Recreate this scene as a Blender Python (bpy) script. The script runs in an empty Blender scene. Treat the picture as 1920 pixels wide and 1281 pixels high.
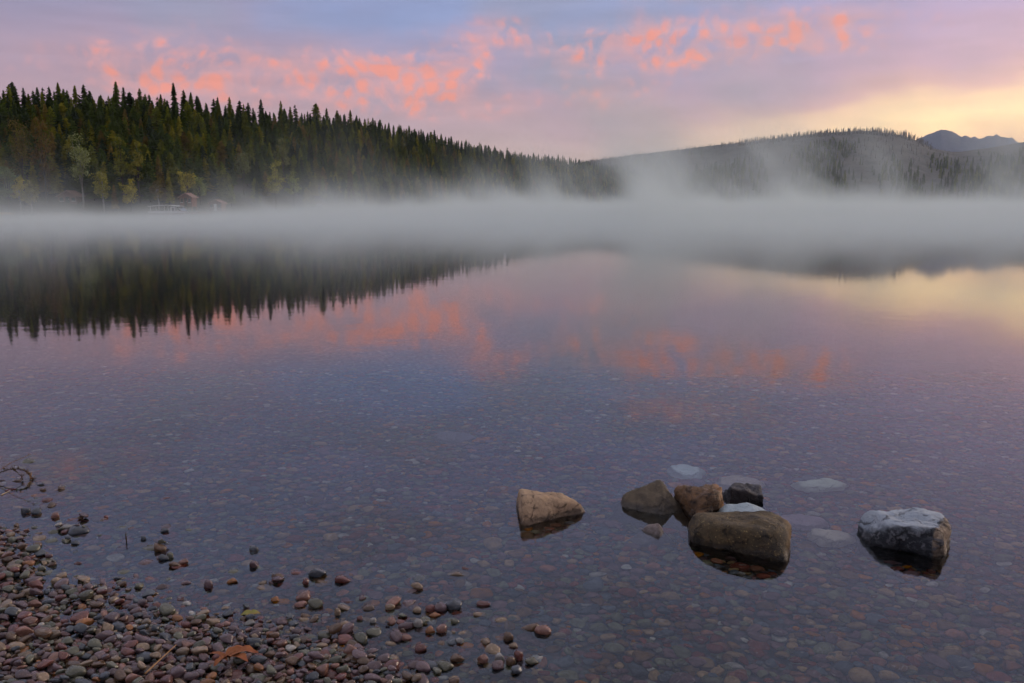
import bpy, bmesh, math, random
import numpy as np
from mathutils import Vector, Matrix, Euler, noise as mnoise

random.seed(11)
RNG = np.random.default_rng(11)
scene = bpy.context.scene
COL = scene.collection
R = math.radians

# ------------------------------------------------------------------ camera
CAM_H = 1.8
FPX = 1580.0                                    # focal length in pixels of the 1920-wide photograph
PITCH = math.atan(257.5 / FPX)
CP, SP = math.cos(PITCH), math.sin(PITCH)
cam_data = bpy.data.cameras.new('camera')
cam_data.sensor_width = 36.0
cam_data.lens = 36.0 * FPX / 1920.0
cam_data.clip_start = 0.05
cam_data.clip_end = 30000
cam = bpy.data.objects.new('camera', cam_data)
COL.objects.link(cam)
cam.location = (0, 0, CAM_H)
cam.rotation_euler = (math.pi / 2 - PITCH, 0, 0)
scene.camera = cam

# ------------------------------------------------------------------ sun, exposure
SUN_AZ, SUN_EL = 55.0, 9.0
sun_data = bpy.data.lights.new('sun', 'SUN')
sun_data.energy = 1.1
sun_data.angle = R(14)
sun_data.color = (1.0, 0.80, 0.62)
sun = bpy.data.objects.new('sun', sun_data)
COL.objects.link(sun)
_d = Vector((math.sin(R(SUN_AZ)) * math.cos(R(SUN_EL)), math.cos(R(SUN_AZ)) * math.cos(R(SUN_EL)), math.sin(R(SUN_EL))))
sun.rotation_euler = _d.to_track_quat('Z', 'Y').to_euler()
sun.location = (60, 60, 60)

vs = scene.view_settings
vs.view_transform = 'Standard'
vs.look = 'None'
vs.exposure = 0.38
vs.gamma = 1.0
vs.use_curve_mapping = False
cy = scene.cycles
cy.use_denoising = True
cy.denoiser = 'OPENIMAGEDENOISE'
cy.use_adaptive_sampling = True
cy.adaptive_threshold = 0.05
cy.max_bounces = 8
cy.diffuse_bounces = 2
cy.glossy_bounces = 3
cy.transmission_bounces = 5
cy.volume_bounces = 3
cy.transparent_max_bounces = 8
cy.sample_clamp_indirect = 4.0
cy.volume_step_rate = 1.0
cy.volume_max_steps = 256


# ------------------------------------------------------------------ node helper
def s2l(c):
    return tuple((v / 255 / 12.92) if v / 255 <= 0.04045 else ((v / 255 + 0.055) / 1.055) ** 2.4 for v in c)


class NT:
    def __init__(self, tree):
        self.t = tree
        self.n = tree.nodes
        self.l = tree.links

    def new(self, kind, **kw):
        n = self.n.new(kind)
        for k, v in kw.items():
            setattr(n, k, v)
        return n

    def put(self, sock, v):
        if isinstance(v, bpy.types.NodeSocket):
            self.l.new(v, sock)
        elif v is not None:
            if sock.type == 'RGBA' and len(v) == 3:
                v = (*v, 1.0)
            sock.default_value = v

    def m(self, op, a, b=None, c=None, clamp=False):
        n = self.new('ShaderNodeMath', operation=op, use_clamp=clamp)
        for i, v in enumerate((a, b, c)):
            if v is not None:
                self.put(n.inputs[i], v)
        return n.outputs[0]

    def vm(self, op, a, b=None, scale=None):
        n = self.new('ShaderNodeVectorMath', operation=op)
        self.put(n.inputs[0], a)
        if b is not None:
            self.put(n.inputs[1], b)
        if scale is not None:
            self.put(n.inputs['Scale'], scale)
        return n.outputs[1] if op in ('LENGTH', 'DOT_PRODUCT', 'DISTANCE') else n.outputs[0]

    def mix(self, f, a, b, blend='MIX'):
        n = self.new('ShaderNodeMix', data_type='RGBA', blend_type=blend)
        self.put(n.inputs[0], f)
        self.put(n.inputs[6], a)
        self.put(n.inputs[7], b)
        return n.outputs[2]

    def smooth(self, v, lo, hi, a=0.0, b=1.0):
        n = self.new('ShaderNodeMapRange', interpolation_type='SMOOTHSTEP')
        self.put(n.inputs[0], v)
        for i, x in enumerate((lo, hi, a, b)):
            self.put(n.inputs[1 + i], x)
        return n.outputs[0]

    def ramp(self, f, stops, interp='LINEAR'):
        n = self.new('ShaderNodeValToRGB')
        cr = n.color_ramp
        cr.interpolation = interp
        while len(cr.elements) > 1:
            cr.elements.remove(cr.elements[-1])
        cr.elements[0].position = stops[0][0]
        cr.elements[0].color = (*stops[0][1], 1)
        for p, c in stops[1:]:
            e = cr.elements.new(p)
            e.color = (*c, 1)
        self.put(n.inputs[0], f)
        return n.outputs[0]

    def noise(self, vec, scale, detail=3, rough=0.5, dist=0.0):
        n = self.new('ShaderNodeTexNoise')
        self.put(n.inputs['Vector'], vec)
        n.inputs['Scale'].default_value = scale
        n.inputs['Detail'].default_value = detail
        n.inputs['Roughness'].default_value = rough
        n.inputs['Distortion'].default_value = dist
        return n.outputs[0]

    def voronoi(self, vec, scale, feature='F1', out=0):
        n = self.new('ShaderNodeTexVoronoi', feature=feature)
        self.put(n.inputs['Vector'], vec)
        n.inputs['Scale'].default_value = scale
        return n.outputs[out]

    def sep(self, vec):
        n = self.new('ShaderNodeSeparateXYZ')
        self.put(n.inputs[0], vec)
        return n.outputs

    def comb(self, x, y, z):
        n = self.new('ShaderNodeCombineXYZ')
        for i, v in enumerate((x, y, z)):
            self.put(n.inputs[i], v)
        return n.outputs[0]


# ------------------------------------------------------------------ world: dawn sky
world = bpy.data.worlds.new('World')
scene.world = world
world.use_nodes = True
wt = NT(world.node_tree)
wt.n.clear()
geo = wt.new('ShaderNodeTexCoord')
D = wt.vm('NORMALIZE', geo.outputs['Generated'])
dx, dy, dz = wt.sep(D)[:]
az = wt.m('MULTIPLY', wt.m('ARCTAN2', dx, dy), 57.29578)
el = wt.m('MULTIPLY', wt.m('ARCSINE', dz), 57.29578)

big = wt.noise(wt.vm('MULTIPLY', D, (1, 1, 2.4)), 4.2, 2, 0.5)
mid = wt.noise(wt.vm('MULTIPLY', D, (1, 1, 2.2)), 9.0, 2, 0.55)
el_w = wt.m('ADD', el, wt.m('MULTIPLY', wt.m('SUBTRACT', mid, 0.5), 3.0))
t_el = wt.m('DIVIDE', wt.m('MAXIMUM', el_w, 0.0), 60.0, clamp=True)


def stops(lst):
    return [(e / 60.0, s2l(c)) for e, c in lst]


veil = wt.ramp(t_el, stops([(0, (206, 178, 166)), (3.0, (200, 172, 168)), (5.0, (188, 158, 166)), (7.5, (174, 150, 170)), (9.5, (160, 152, 184)),
                            (11.5, (142, 156, 200)), (13.5, (142, 154, 198)), (17, (156, 160, 202)), (27, (172, 180, 214)), (44, (202, 198, 210)), (60, (210, 204, 212))]))
# the eastern glow, a low wedge of yellow under a pink streak
el_s = wt.m('SUBTRACT', el_w, wt.m('MULTIPLY', wt.m('SUBTRACT', az, 26.0), 0.10))
t_s = wt.m('DIVIDE', wt.m('MAXIMUM', el_s, 0.0), 60.0, clamp=True)
glow = wt.ramp(t_s, stops([(0, (250, 190, 140)), (3.2, (252, 200, 150)), (5.0, (254, 218, 164)), (6.2, (250, 206, 164)), (7.0, (226, 176, 168)), (8.2, (206, 164, 182)),
                           (10.5, (180, 156, 190)), (13.5, (170, 158, 196)), (19, (172, 168, 204)), (28, (176, 181, 214)), (44, (204, 198, 208)), (60, (210, 204, 212))]))
d_az = wt.m('ABSOLUTE', wt.m('SUBTRACT', az, SUN_AZ))
f_glow = wt.smooth(d_az, 51.0, 27.0)
glow = wt.vm('SCALE', glow, scale=wt.smooth(el_s, 8.0, 5.0, 1.0, 1.25))
base = wt.mix(f_glow, veil, glow)
# a mauve veil over the northern part
mauve = wt.ramp(t_el, stops([(0, (200, 170, 164)), (6, (182, 150, 162)), (10, (164, 146, 170)), (14, (146, 146, 178)), (22, (160, 170, 210)), (44, (202, 198, 210)), (60, (210, 204, 212))]))
f_north = wt.m('MULTIPLY', wt.smooth(wt.m('ADD', az, wt.m('MULTIPLY', mid, 16.0)), 4.0, -14.0), 0.85)
base = wt.mix(f_north, base, mauve)
# slate clouds thinning the colour
f_grey = wt.m('MULTIPLY', wt.smooth(big, 0.46, 0.62), wt.m('MULTIPLY', wt.m('SUBTRACT', 1.0, f_glow), wt.smooth(el, 5.0, 8.0)))
base = wt.mix(wt.m('MULTIPLY', f_grey, 0.65), base, s2l((150, 152, 178)))

# pink and orange puffs of cloud lit from below
wob = wt.new('ShaderNodeTexNoise')
wt.put(wob.inputs['Vector'], D)
wob.inputs['Scale'].default_value = 16.0
wob.inputs['Detail'].default_value = 2.0
Dw = wt.vm('ADD', wt.vm('MULTIPLY', D, (1, 1, 1.15)), wt.vm('SCALE', wt.vm('SUBTRACT', wob.outputs[1], (0.5, 0.5, 0.5)), scale=0.045))
cell_n = wt.new('ShaderNodeTexVoronoi', feature='F1')
wt.put(cell_n.inputs['Vector'], Dw)
cell_n.inputs['Scale'].default_value = 58.0
cell_n.inputs['Randomness'].default_value = 0.9
puff_n = wt.noise(Dw, 32.0, 4, 0.6)
puff = wt.m('ADD', wt.m('MULTIPLY_ADD', cell_n.outputs[0], -1.05, 0.62), wt.m('MULTIPLY', wt.m('SUBTRACT', puff_n, 0.5), 1.5))
PATCHES = [(-13.5, 7.6, 7.5, 1.2, 1.0), (-8.0, 7.4, 1.8, 0.6, 0.9), (-20.0, 8.2, 5.0, 1.2, 0.85), (-20.3, 10.1, 1.0, 1.0, 0.40),
           (-5.0, 8.8, 3.4, 1.3, 0.50), (6.9, 9.8, 4.2, 1.1, 0.95), (14.5, 10.2, 5.0, 0.9, 0.9), (21.0, 10.5, 3.2, 0.8, 0.8),
           (-4.6, 6.2, 3.6, 0.6, 0.75), (5.8, 6.8, 4.0, 0.7, 0.50), (-0.8, 10.9, 2.4, 0.9, 0.50), (-33.0, 15.5, 6.0, 1.5, 0.6),
           (12.0, 13.6, 7.0, 0.8, 0.45)]
tot = None
for a0, e0, sa, se, amp in PATCHES:
    q = wt.m('ADD', wt.m('POWER', wt.m('MULTIPLY_ADD', az, 1.0 / sa, -a0 / sa), 2.0), wt.m('POWER', wt.m('MULTIPLY_ADD', el, 1.0 / se, -e0 / se), 2.0))
    g = wt.m('MULTIPLY', wt.m('EXPONENT', wt.m('MULTIPLY', q, -0.5)), amp)
    tot = g if tot is None else wt.m('ADD', tot, g)
# the same deck of puffs carries on round the rest of the sky
band = wt.m('MULTIPLY', wt.smooth(el, 4.0, 8.0), wt.smooth(el, 17.0, 10.0))
rest = wt.m('MULTIPLY', wt.m('MULTIPLY', band, wt.smooth(big, 0.42, 0.6)), wt.smooth(wt.m('ABSOLUTE', az), 32.0, 50.0, 0.0, 0.5))
tot = wt.m('ADD', wt.m('MINIMUM', tot, 1.0), rest)
tot = wt.m('MULTIPLY', tot, wt.smooth(wt.noise(D, 11.0, 1, 0.5), 0.34, 0.60, 0.45, 1.05))
cov = wt.smooth(wt.m('ADD', puff, wt.m('MULTIPLY', tot, 0.45)), 0.19, 1.0)
cov = wt.m('MULTIPLY', cov, wt.smooth(tot, 0.03, 0.6))
soft = wt.m('MULTIPLY', wt.m('MULTIPLY', wt.smooth(tot, 0.0, 0.9), wt.smooth(puff_n, 0.25, 0.6)), 0.62)
warm_c = wt.mix(wt.smooth(wt.m('MULTIPLY', tot, cov), 0.2, 0.8), s2l((234, 160, 156)), s2l((252, 148, 120)))
sky_c = wt.mix(soft, base, s2l((220, 160, 160)))
sky_c = wt.mix(wt.m('MULTIPLY', cov, 0.76), sky_c, warm_c)
# fine streaks
streak = wt.noise(wt.vm('MULTIPLY', D, (1.0, 1.0, 7.0)), 9.0, 2, 0.55)
sky_c = wt.vm('SCALE', sky_c, scale=wt.smooth(streak, 0.25, 0.75, 0.94, 1.06))
# the west, behind the camera, is still the darker half of the dawn sky
west = wt.smooth(dy, -0.6, 0.4, 0.80, 0.94)
sky_c = wt.vm('SCALE', sky_c, scale=west)
sky_c = wt.vm('SCALE', sky_c, scale=wt.m('MAXIMUM', wt.smooth(el, 12.0, 24.0, 0.90, 1.0), f_glow))

nish = wt.new('ShaderNodeTexSky', sky_type='NISHITA')
nish.sun_disc = False
nish.sun_elevation = R(SUN_EL)
nish.sun_rotation = R(SUN_AZ)
nish.air_density = 1.0
nish.dust_density = 1.5
WSTR = 0.10
deck = wt.vm('SCALE', sky_c, scale=1.0 / WSTR)
final = wt.mix(0.90, nish.outputs[0], deck)
bg = wt.new('ShaderNodeBackground')
wt.put(bg.inputs[0], final)
bg.inputs[1].default_value = WSTR
wo = wt.new('ShaderNodeOutputWorld')
wt.l.new(bg.outputs[0], wo.inputs[0])
world.cycles.sampling_method = 'MANUAL'
world.cycles.sample_map_resolution = 512


# ------------------------------------------------------------------ geometry of the photograph
def depth_axis(Y, z):
    return Y * CP + (CAM_H - z) * SP


def px2x(px, Y, z=0.0):
    return (px - 960.0) / FPX * depth_axis(Y, z)


def x2px(x, Y, z=0.0):
    return 960.0 + FPX * x / depth_axis(Y, z)


def z2py(z, Y):
    return 640.5 - FPX * math.tan(PITCH + math.atan((z - CAM_H) / Y))


def py2z(py, Y):
    return CAM_H + Y * math.tan(math.atan((640.5 - py) / FPX) - PITCH)


def on_water(px, py, z=0.0):
    Y = (CAM_H - z) / math.tan(PITCH + math.atan((py - 640.5) / FPX))
    return Vector((px2x(px, Y, z), Y, z))


def under_water(px, py, depth):
    p = on_water(px, py)
    h = Vector((p.x, p.y, 0)).normalized()
    i = math.atan2(Vector((p.x, p.y)).length, CAM_H)
    r = math.asin(math.sin(i) / 1.33)
    q = p + h * depth * math.tan(r)
    return Vector((q.x, q.y, -depth))


# ------------------------------------------------------------------ object helpers
def link(name, mesh, parent=None):
    o = bpy.data.objects.new(name, mesh)
    COL.objects.link(o)
    if parent is not None:
        o.parent = parent
    return o


def empty(name, loc=(0, 0, 0), rz=0.0):
    o = bpy.data.objects.new(name, None)
    COL.objects.link(o)
    o.location = loc
    o.rotation_euler = (0, 0, rz)
    o.empty_display_size = 0.1
    return o


def tag(o, label=None, cat=None, group=None, kind=None):
    if label:
        o['label'] = label
    if cat:
        o['category'] = cat
    if group:
        o['group'] = group
    if kind:
        o['kind'] = kind
    return o


def pymesh(name, verts, faces, mat=None, smooth=False):
    me = bpy.data.meshes.new(name)
    me.from_pydata([tuple(v) for v in verts], [], [tuple(f) for f in faces])
    if smooth:
        me.polygons.foreach_set('use_smooth', [True] * len(me.polygons))
    if mat:
        me.materials.append(mat)
    me.update()
    return me


class MB:
    def __init__(self):
        self.v, self.f = [], []

    def add(self, verts, faces):
        b = len(self.v)
        self.v += [tuple(v) for v in verts]
        self.f += [tuple(b + i for i in f) for f in faces]

    def box(self, x0, x1, y0, y1, z0, z1):
        self.add([(x0, y0, z0), (x1, y0, z0), (x1, y1, z0), (x0, y1, z0), (x0, y0, z1), (x1, y0, z1), (x1, y1, z1), (x0, y1, z1)],
                 [(0, 3, 2, 1), (4, 5, 6, 7), (0, 1, 5, 4), (1, 2, 6, 5), (2, 3, 7, 6), (3, 0, 4, 7)])

    def tube(self, pts, rad, n=6):
        pts = [Vector(p) for p in pts]
        rings = []
        for i, p in enumerate(pts):
            d = (pts[min(i + 1, len(pts) - 1)] - pts[max(i - 1, 0)]).normalized()
            u = d.orthogonal().normalized()
            w = d.cross(u)
            r = rad[i] if isinstance(rad, (list, tuple)) else rad
            rings.append([p + (u * math.cos(2 * math.pi * k / n) + w * math.sin(2 * math.pi * k / n)) * r for k in range(n)])
        vs = [v for ring in rings for v in ring]
        fs = []
        for i in range(len(pts) - 1):
            for k in range(n):
                fs.append((i * n + k, i * n + (k + 1) % n, (i + 1) * n + (k + 1) % n, (i + 1) * n + k))
        fs.append(tuple(range(n - 1, -1, -1)))
        fs.append(tuple((len(pts) - 1) * n + k for k in range(n)))
        self.add(vs, fs)

    def mesh(self, name, mat, smooth=False):
        return pymesh(name, self.v, self.f, mat, smooth)

    def build(self, name, mat, parent=None, smooth=False):
        return link(name, self.mesh(name, mat, smooth), parent)


def new_mat(name):
    m = bpy.data.materials.new(name)
    m.use_nodes = True
    t = NT(m.node_tree)
    t.n.clear()
    out = t.new('ShaderNodeOutputMaterial')
    return m, t, out


def pbsdf(t, out, color, rough=0.7, spec=0.4, normal=None):
    b = t.new('ShaderNodeBsdfPrincipled')
    t.put(b.inputs['Base Color'], color)
    t.put(b.inputs['Roughness'], rough)
    t.put(b.inputs['Specular IOR Level'], spec)
    if normal is not None:
        t.put(b.inputs['Normal'], normal)
    t.l.new(b.outputs[0], out.inputs[0])
    return b


def bump(t, h, strength=0.5, dist=0.02):
    b = t.new('ShaderNodeBump')
    b.inputs['Strength'].default_value = strength
    b.inputs['Distance'].default_value = dist
    t.put(b.inputs['Height'], h)
    return b.outputs[0]


def simple_mat(name, c1, c2, scale, rough=0.8, bstr=0.3, bdist=0.01, obj=True):
    m, t, out = new_mat(name)
    tc = t.new('ShaderNodeTexCoord').outputs['Object' if obj else 'Generated']
    n = t.noise(tc, scale, 5, 0.6)
    c = t.mix(t.smooth(n, 0.3, 0.7), c1, c2)
    pbsdf(t, out, c, rough, 0.3, bump(t, n, bstr, bdist))
    return m


def instancer(name, protos, pos, rot, scl, idx, col):
    """One object that scatters the prototype meshes on its points (geometry nodes)."""
    pc = bpy.data.collections.new(name + '_prototypes')
    for i, me in enumerate(protos):
        pc.objects.link(bpy.data.objects.new('%s_prototype_%02d' % (name, i), me))
    me = bpy.data.meshes.new(name)
    n = len(pos)
    me.vertices.add(n)
    me.vertices.foreach_set('co', np.asarray(pos, dtype=np.float32).ravel())
    for an, ty, data in (('rot', 'FLOAT_VECTOR', rot), ('scl', 'FLOAT_VECTOR', scl), ('col', 'FLOAT_VECTOR', col)):
        a = me.attributes.new(an, ty, 'POINT')
        a.data.foreach_set('vector', np.asarray(data, dtype=np.float32).ravel())
    a = me.attributes.new('idx', 'INT', 'POINT')
    a.data.foreach_set('value', np.asarray(idx, dtype=np.int32))
    o = link(name, me)
    ng = bpy.data.node_groups.new(name + '_scatter', 'GeometryNodeTree')
    ng.interface.new_socket('Geometry', in_out='INPUT', socket_type='NodeSocketGeometry')
    ng.interface.new_socket('Geometry', in_out='OUTPUT', socket_type='NodeSocketGeometry')
    gi = ng.nodes.new('NodeGroupInput')
    go = ng.nodes.new('NodeGroupOutput')
    iop = ng.nodes.new('GeometryNodeInstanceOnPoints')
    ci = ng.nodes.new('GeometryNodeCollectionInfo')
    ci.inputs['Collection'].default_value = pc
    ci.inputs['Separate Children'].default_value = True
    ci.inputs['Reset Children'].default_value = True

    def attr(nm, ty):
        k = ng.nodes.new('GeometryNodeInputNamedAttribute')
        k.data_type = ty
        k.inputs['Name'].default_value = nm
        return k.outputs['Attribute']
    e2r = ng.nodes.new('FunctionNodeEulerToRotation')
    ng.links.new(attr('rot', 'FLOAT_VECTOR'), e2r.inputs[0])
    ng.links.new(gi.outputs[0], iop.inputs['Points'])
    ng.links.new(ci.outputs[0], iop.inputs['Instance'])
    iop.inputs['Pick Instance'].default_value = True
    ng.links.new(attr('idx', 'INT'), iop.inputs['Instance Index'])
    ng.links.new(e2r.outputs[0], iop.inputs['Rotation'])
    ng.links.new(attr('scl', 'FLOAT_VECTOR'), iop.inputs['Scale'])
    ng.links.new(iop.outputs[0], go.inputs[0])
    md = o.modifiers.new('scatter', 'NODES')
    md.node_group = ng
    return o


ORD = ['leftmost', 'second from left', 'third from left', 'fourth from left', 'fifth from left', 'sixth from left', 'seventh from left',
       'eighth from left', 'ninth from left', 'tenth from left', 'eleventh from left', 'twelfth from left', 'thirteenth from left',
       'fourteenth from left', 'fifteenth from left', 'sixteenth from left', 'seventeenth from left', 'eighteenth from left']


def label_by_order(items):
    """items: (object, phrase, px). Look-alikes within a phrase are told apart by their order from the left."""
    by = {}
    for o, ph, px in items:
        by.setdefault(ph, []).append((px, o))
    for ph, lst in by.items():
        lst.sort(key=lambda q: q[0])
        for k, (px, o) in enumerate(lst):
            if len(lst) == 1:
                o['label'] = ph
            elif k == len(lst) - 1 and k > 0:
                o['label'] = ph + ', rightmost'
            else:
                o['label'] = ph + ', ' + (ORD[k] if k < len(ORD) else 'far right')


# ================================================================== THE SETTING
# ------------------------------------------------------------------ shore and lakebed height
SHORE_PX = [(-900, 850), (-420, 905), (-160, 960), (0, 985), (66, 1000), (92, 1040), (128, 1078), (215, 1078), (290, 1108), (330, 1138), (400, 1140), (455, 1158),
            (520, 1172), (600, 1190), (665, 1206), (710, 1232), (770, 1262), (860, 1295), (980, 1345), (1150, 1450), (1700, 1700)]
SHORE = np.array([[*on_water(px, py)[:2]] for px, py in SHORE_PX])
SHORE = np.vstack([[SHORE[0] + (SHORE[0] - SHORE[1]) * 12], SHORE, [SHORE[-1] + (SHORE[-1] - SHORE[-2]) * 12]])


def shore_dist(P):
    """signed distance to the waterline: positive on the beach (towards the camera's left)"""
    P = np.asarray(P, dtype=np.float64)
    best = np.full(len(P), 1e9)
    sign = np.zeros(len(P))
    for A, B in zip(SHORE[:-1], SHORE[1:]):
        ab = B - A
        t = np.clip(((P - A) @ ab) / (ab @ ab), 0, 1)
        Q = A + t[:, None] * ab
        d = np.hypot(P[:, 0] - Q[:, 0], P[:, 1] - Q[:, 1])
        cr = ab[0] * (P[:, 1] - A[1]) - ab[1] * (P[:, 0] - A[0])
        m = d < best
        best[m] = d[m]
        sign[m] = np.where(cr[m] < 0, 1.0, -1.0)
    return best * sign


def bed_height(P):
    P = np.asarray(P, dtype=np.float64)
    s = shore_dist(P)
    land = np.clip(s, 0, None)
    wet = np.clip(-s, 0, None)
    z = -0.055 + 0.085 * land - 0.010 * land ** 2 / (1 + land)
    z = np.where(s < 0, -0.055 - 0.066 * wet, z)
    z = np.maximum(z, -3.0 + 0 * z)
    z = np.minimum(z, 1.2)
    und = 0.012 * np.sin(P[:, 0] * 2.1 + 0.7 * np.sin(P[:, 1] * 1.7)) * np.cos(P[:, 1] * 2.6 + 1.0)
    return z + und


# ground sheet: polar grid, fine near the camera, to the horizon
rad = np.concatenate([np.linspace(0.0, 14, 90)[1:], np.geomspace(14.5, 9000, 46)])
ang = np.linspace(0, 2 * np.pi, 181)[:-1]
gv = [(0.0, 0.0)]
for r_ in rad:
    for a_ in ang:
        gv.append((r_ * math.sin(a_), r_ * math.cos(a_)))
gv = np.array(gv)
gz = bed_height(gv)
gf = [(0, 1 + (k + 1) % 180, 1 + k) for k in range(180)]
for i in range(len(rad) - 1):
    for k in range(180):
        a = 1 + i * 180 + k
        b = 1 + i * 180 + (k + 1) % 180
        gf.append((a, b, b + 180, a + 180))


def shingle_material(name):
    m, t, out = new_mat(name)
    pos = t.new('ShaderNodeNewGeometry').outputs['Position']
    cell = t.voronoi(pos, 22.0, 'F1', 1)
    dist = t.voronoi(pos, 22.0, 'F1', 0)
    v = t.sep(cell)[0]
    pal = t.ramp(v, [(0.0, (0.09, 0.06, 0.065)), (0.2, (0.13, 0.055, 0.05)), (0.38, (0.085, 0.09, 0.075)), (0.55, (0.15, 0.105, 0.075)),
                     (0.7, (0.07, 0.075, 0.08)), (0.85, (0.12, 0.085, 0.08)), (0.95, (0.25, 0.21, 0.16))], 'CONSTANT')
    c = t.mix(t.smooth(dist, 0.25, 0.75), pal, (0.03, 0.025, 0.022))
    pbsdf(t, out, c, 0.75, 0.3, bump(t, t.m('SUBTRACT', 1.0, dist), 0.8, 0.02))
    return m


M_bed = shingle_material('shingle_ground')
lakebed = link('lakebed', pymesh('lakebed', np.column_stack([gv, gz]), gf, M_bed, True))
tag(lakebed, 'shingle lake bottom running up into the beach', kind='structure')

# water
M_water, t, out = new_mat('lake_water')
pos = t.new('ShaderNodeNewGeometry').outputs['Position']
wn = t.noise(t.vm('MULTIPLY', pos, (1.0, 1.6, 1.0)), 1.6, 2, 0.5)
wn2 = t.noise(t.vm('MULTIPLY', pos, (1.0, 2.2, 1.0)), 7.0, 2, 0.5)
hgt = t.m('ADD', t.m('MULTIPLY', wn, 1.0), t.m('MULTIPLY', wn2, 0.12))
nrm = bump(t, hgt, 1.0, 0.0011)
fr = t.new('ShaderNodeFresnel')
fr.inputs[0].default_value = 1.47
t.put(fr.inputs['Normal'], nrm)
gl = t.new('ShaderNodeBsdfGlossy')
gl.inputs['Color'].default_value = (0.97, 0.97, 0.98, 1)
gl.inputs['Roughness'].default_value = 0.042
t.put(gl.inputs['Normal'], nrm)
rf = t.new('ShaderNodeBsdfRefraction')
rf.inputs['Color'].default_value = (0.90, 0.95, 0.97, 1)
rf.inputs['Roughness'].default_value = 0.0
rf.inputs['IOR'].default_value = 1.33
t.put(rf.inputs['Normal'], nrm)
mx = t.new('ShaderNodeMixShader')
t.l.new(fr.outputs[0], mx.inputs[0])
t.l.new(rf.outputs[0], mx.inputs[1])
t.l.new(gl.outputs[0], mx.inputs[2])
t.l.new(mx.outputs[0], out.inputs[0])
ring = [(6000 * math.sin(k * math.pi / 32), 6000 * math.cos(k * math.pi / 32), 0.0) for k in range(64)]
water = link('water', pymesh('water', [(0, 0, 0)] + ring, [(0, 1 + (k + 1) % 64, 1 + k) for k in range(64)], M_water))
tag(water, 'calm clear lake surface mirroring the dawn sky', kind='structure')


# ------------------------------------------------------------------ hills
def fract(x, y, s, oct=4):
    return mnoise.fractal(Vector((x * s, y * s, 3.7)), 0.9, 2.1, oct)


def interp(x, pts):
    return float(np.interp(x, [p[0] for p in pts], [p[1] for p in pts]))


M_duff = simple_mat('forest_floor', (0.030, 0.032, 0.016), (0.055, 0.045, 0.026), 0.4, 0.95, 0.6, 0.3)
M_burn = simple_mat('burnt_slope', (0.035, 0.038, 0.032), (0.095, 0.088, 0.072), 0.035, 0.95, 0.8, 6.0)
M_mount = simple_mat('haze_blue_rock', (0.045, 0.065, 0.10), (0.085, 0.105, 0.14), 0.004, 0.95, 0.6, 20.0)  # blue of distant haze mixed into the rock colour

SHORE_D = [(-700, 96), (-300, 108), (0, 121), (300, 131), (450, 147), (600, 176), (800, 250), (1000, 390), (1190, 640), (1300, 700)]
RIDGE_W = [(-700, 28), (0, 28), (300, 32), (600, 42), (800, 58), (1000, 90), (1190, 120), (1300, 120)]
TREE_TOP = [(-700, 168), (0, 165), (100, 161), (200, 165), (350, 176), (500, 197), (640, 212), (740, 231), (850, 258), (950, 281), (1080, 298), (1150, 309), (1190, 320), (1230, 345), (1300, 372)]
TREE_H = [(-700, 6.6), (300, 6.5), (600, 6.6), (900, 7.0), (1300, 7.5)]


def left_hill(px, tt):
    """point of the wooded hill: tt 0 at the shore, 1 on the ridge, beyond it the far side"""
    d0 = interp(px, SHORE_D)
    w = interp(px, RIDGE_W)
    Y = d0 + w * tt
    Yr = d0 + w
    zr = py2z(interp(px, TREE_TOP), Yr) - interp(px, TREE_H) * 0.93
    zr = max(zr, 0.6)
    if tt <= 1:
        z = zr * (0.25 * tt + 0.75 * tt ** 1.1)
    else:
        z = zr * max(0.0, 1 - (tt - 1) * 0.4)
    z += 0.5 * min(1, tt * 2) * fract(px * 0.02, tt * 2, 1.0)
    if tt < 0.02:
        z = -0.5
    return Vector((px2x(px, Y, max(z, 0)), Y, z))


hp, hf = [], []
PXS = list(range(-700, 1301, 25))
TTS = [-0.15, 0.0, 0.03, 0.12, 0.22, 0.34, 0.46, 0.58, 0.7, 0.8, 0.9, 1.0, 1.15, 1.4, 1.8, 2.6]
for px in PXS:
    for tt in TTS:
        p = left_hill(px, tt)
        if tt < 0:
            p.z = -2.5
        hp.append(p)
nt = len(TTS)
for i in range(len(PXS) - 1):
    for k in range(nt - 1):
        hf.append((i * nt + k, (i + 1) * nt + k, (i + 1) * nt + k + 1, i * nt + k + 1))
tag(link('hill', pymesh('hill', hp, hf, M_duff, True)), 'wooded hill falling from the left to the lake', kind='structure')


def ridge_mesh(name, prof, Y0, Yr, mat, rough, label, n=140, back=1.6, jag=0.0):
    x0, x1 = prof[0][0], prof[-1][0]
    vs_, fs_ = [], []
    T = [0, 0.06, 0.15, 0.28, 0.42, 0.56, 0.7, 0.82, 0.92, 1.0, 1.12, 1.35, back]
    for i in range(n + 1):
        px = x0 + (x1 - x0) * i / n
        zt = py2z(interp(px, prof) + jag * 1.3 * fract(px, 0.0, 0.11), Yr)
        for tt in T:
            Y = Y0 + (Yr - Y0) * tt
            z = zt * tt ** 0.85 if tt <= 1 else zt * (1 - (tt - 1) * 0.8)
            x = px2x(px, Yr, zt) * (Y / Yr) if tt <= 1 else px2x(px, Yr, zt) * (1 + 0.3 * (tt - 1))
            z += rough * fract(x, Y, 6.0 / Yr) * (0.3 + tt if tt < 0.9 else 0.35)
            z += rough * jag * fract(x + 50, Y, 40.0 / Yr) * min(1, tt * 2)
            vs_.append((x, Y, z if tt > 0 else -2.8))
    k_ = len(T)
    for i in range(n):
        for k in range(k_ - 1):
            fs_.append((i * k_ + k, (i + 1) * k_ + k, (i + 1) * k_ + k + 1, i * k_ + k + 1))
    o = link(name, pymesh(name, vs_, fs_, mat, True))
    tag(o, label, kind='structure')
    return o


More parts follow.
